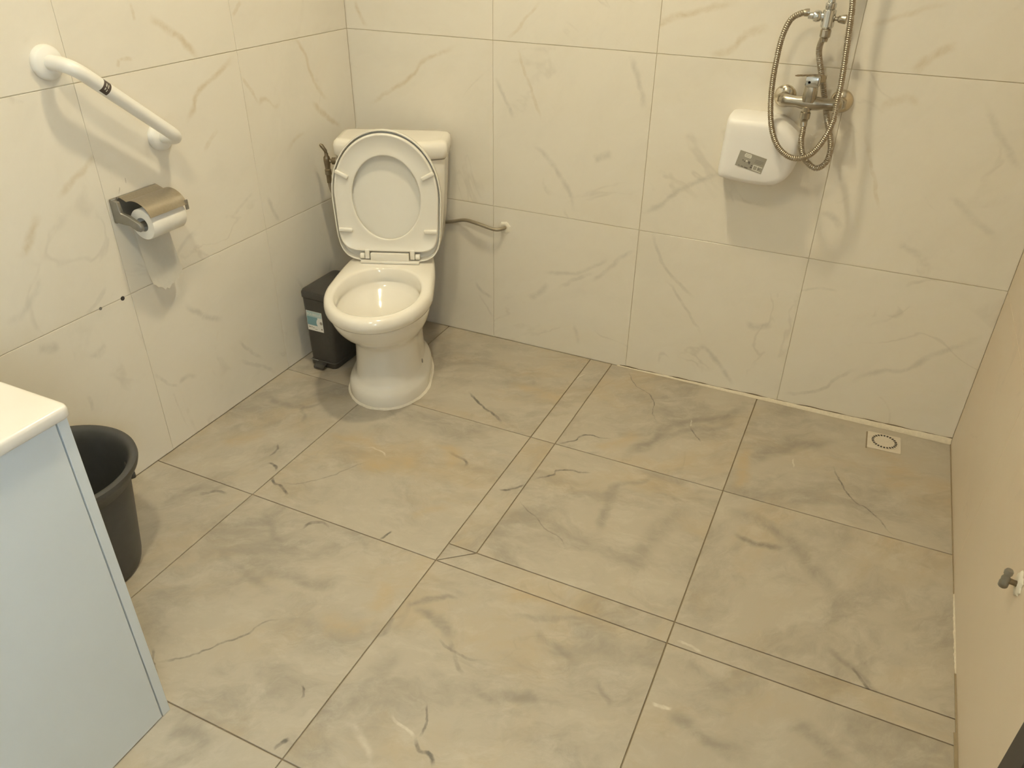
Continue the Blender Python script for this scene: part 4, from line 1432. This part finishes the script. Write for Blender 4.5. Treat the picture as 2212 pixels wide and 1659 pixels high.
for zz in (0.16, 0.66):
    bm = bmesh.new()
    lathe(bm, [(0.020, -RYY * -1 + 0.0705), (0.020, 0.001)], (0, 0, zz), (0, 1, 0), 20)
    bm.clear()
    tube(bm, [(0, 0, zz), (0, 0.058, zz)], 0.008, 14)
    lathe(bm, [(0.0225, 0.0), (0.022, 0.005), (0.010, 0.011)], (0, 0.0695, zz), (0, -1, 0), 24)
    lathe(bm, [(0.0145, -0.012), (0.0145, 0.012)], (0, 0, zz), (0, 0, 1), 20)
    obj('rail_bracket', bm, M['chrome'], rail)


def corrugated(name, pts, r0, label):
    P = resample(spline([Vector(p) for p in pts], 12), 0.0017)
    rad = [r0 * (1.0 + (0.0 if i % 3 else -0.16)) for i in range(len(P))]
    bm = bmesh.new()
    tube(bm, P, rad, 12)
    o = obj(name, bm, M['hose'], None, True, 60)
    tag(o, label, 'hose')
    return o, P



HA = [(1.546, -0.074, 0.936), (1.549, -0.082, 0.915), (1.551, -0.092, 0.887), (1.565, -0.108, 0.854), (1.589, -0.112, 0.832), (1.609, -0.108, 0.826), (1.627, -0.1, 0.842), (1.631, -0.095, 0.874),
      (1.622, -0.08, 0.906), (1.608, -0.058, 0.933), (1.596, -0.034, 0.956), (1.582, -0.026, 0.996), (1.563, -0.034, 1.054), (1.547, -0.045, 1.107), (1.548, -0.060, 1.135), (RXX, -0.070, 1.152)]
HB = [(1.506, -0.07, 1.205), (1.486, -0.074, 1.202), (1.464, -0.08, 1.186), (1.452, -0.09, 1.146), (1.449, -0.1, 1.09), (1.45, -0.105, 1.027), (1.459, -0.115, 0.963), (1.475, -0.124, 0.911),
      (1.499, -0.130, 0.874), (1.532, -0.132, 0.853), (1.565, -0.13, 0.853), (1.592, -0.128, 0.873), (1.613, -0.125, 0.914), (1.623, -0.12, 0.957), (1.622, -0.118, 1.006), (1.622, -0.112, 1.049),
      (1.616, -0.1, 1.125), (1.609, -0.092, 1.21), (1.603, -0.088, 1.261), (1.598, -0.092, 1.40), (1.592, -0.105, 1.54), (1.578, -0.120, 1.62), (1.570, -0.122, 1.655)]
ha, PA = corrugated('shower_hose', HA, 0.0080, 'short corrugated steel hose from the mixer outlet up to the diverter')
hb, PB = corrugated('shower_hose', HB, 0.0078, 'long looping corrugated steel hose hanging from the left of the diverter')
ha['group'] = hb['group'] = 'corrugated shower hoses'
for o, P in ((ha, PA), (hb, PB)):
    for a, b in ((P[0], P[8]), (P[-1], P[-9])):
        bm = bmesh.new()
        tube(bm, [a, a.lerp(b, 0.5), b], [0.0095, 0.0095, 0.0084], 14)
        obj('hose_ferrule', bm, M['nickel'], o)

hs = empty('hand_shower', (1.570, -0.122, 1.66), 0, 'hand shower at the upper end of the long steel hose, on the rail', 'hand shower')
bm = bmesh.new()
tube(bm, [(0, 0, -0.004), (0, -0.005, 0.04), (0, -0.012, 0.12), (0, -0.022, 0.17)], [0.011, 0.012, 0.011, 0.016], 16)
obj('handle', bm, M['chrome'], hs)
bm = bmesh.new()
lathe(bm, [(0.012, -0.015), (0.030, 0.0), (0.042, 0.014), (0.042, 0.020), (0.036, 0.022)], (0, -0.028, 0.19), (0, -1, -0.35), 28)
obj('shower_head', bm, M['chrome'], hs)
bm = bmesh.new()
tube(bm, [(-0.010, 0.047, 0.02), (-0.004, 0.010, 0.02)], 0.009, 14)
obj('holder', bm, M['chrome'], hs)

# ------------------------------------------------------------------ floor drain
dr = empty('floor_drain', (1.979, -0.092, 0), math.radians(2), 'small white square floor drain in the far right corner', 'drain')
HS = 0.049
bm = bmesh.new()
loft(bm, [rrect(0.0002, -HS, -HS + 0.002, HS, HS - 0.002, 0.003, 3), rrect(0.0022, -HS, -HS + 0.002, HS, HS - 0.002, 0.003, 3), rrect(0.003, -HS + 0.001, -HS + 0.003, HS - 0.001, HS - 0.003, 0.003, 3)])
obj('frame', bm, M['drain'], dr, False)
bm = bmesh.new()
lathe(bm, [(0.0415, 0.003), (0.0415, 0.0042), (0.040, 0.0048), (0.025, 0.0050), (0.001, 0.0052)], (0, 0, 0), (0, 0, 1), 48)
obj('grate', bm, M['drain'], dr)
bm = bmesh.new()
for k in range(24):
    a = 2 * PI * k / 24
    c_, s_ = math.cos(a), math.sin(a)
    d_, e_ = Vector((c_, s_, 0)), Vector((-s_, c_, 0))
    q = [d_ * 0.030 - e_ * 0.0022, d_ * 0.0375 - e_ * 0.0032, d_ * 0.0375 + e_ * 0.0032, d_ * 0.030 + e_ * 0.0022]
    loft(bm, [[v + Vector((0, 0, 0.0044)) for v in q], [v + Vector((0, 0, 0.0053)) for v in q]])
sl = obj('drain_slots', bm, M['dark'], dr, False)
sl['kind'] = 'stuff'
bm = bmesh.new()
box(bm, (-HS - 0.004, -HS - 0.002, 0.0001), (-HS, HS - 0.004, 0.0008))
obj('grout_edge', bm, M['grout_floor'], dr, False)

# ------------------------------------------------------------------ small valve on the right wall
vv = empty('wall_valve', (ROOM_W, -1.06, 0.372), 0, 'small tarnished stop valve poking out of the right wall with white filler around it', 'valve')
bm = bmesh.new()
lp = []
for rr, h in ((0.024, 0.0004), (0.022, 0.003), (0.012, 0.006), (0.007, 0.005)):
    lp.append([Vector((-h, 0.002 + math.cos(2 * PI * k / 18) * rr * (1 + 0.15 * math.sin(3 * k)), math.sin(2 * PI * k / 18) * rr * (1 + 0.18 * math.sin(2 * k + 1)))) for k in range(18)])
loft(bm, lp)
obj('wall_filler', bm, M['foam'], vv)
bm = bmesh.new()
tube(bm, [(-0.002, 0, 0), (-0.010, 0, 0.001), (-0.022, 0, 0.003)], [0.006, 0.0055, 0.006], 12)
obj('stem', bm, M['brass'], vv)
bm = bmesh.new()
lathe(bm, [(0.007, -0.017), (0.0085, -0.015), (0.0085, -0.006), (0.0075, -0.004), (0.008, 0.004), (0.006, 0.008), (0.005, 0.014)], (-0.024, 0, 0.003), (0, 0, 1), 16)
obj('valve_body', bm, M['steel_dark'], vv)
bm = bmesh.new()
lathe(bm, [(0.004, 0.012), (0.0075, 0.014), (0.008, 0.020), (0.006, 0.024)], (-0.024, 0, 0.003), (0, 0, 1), 12)
obj('valve_knob', bm, M['steel_dark'], vv)
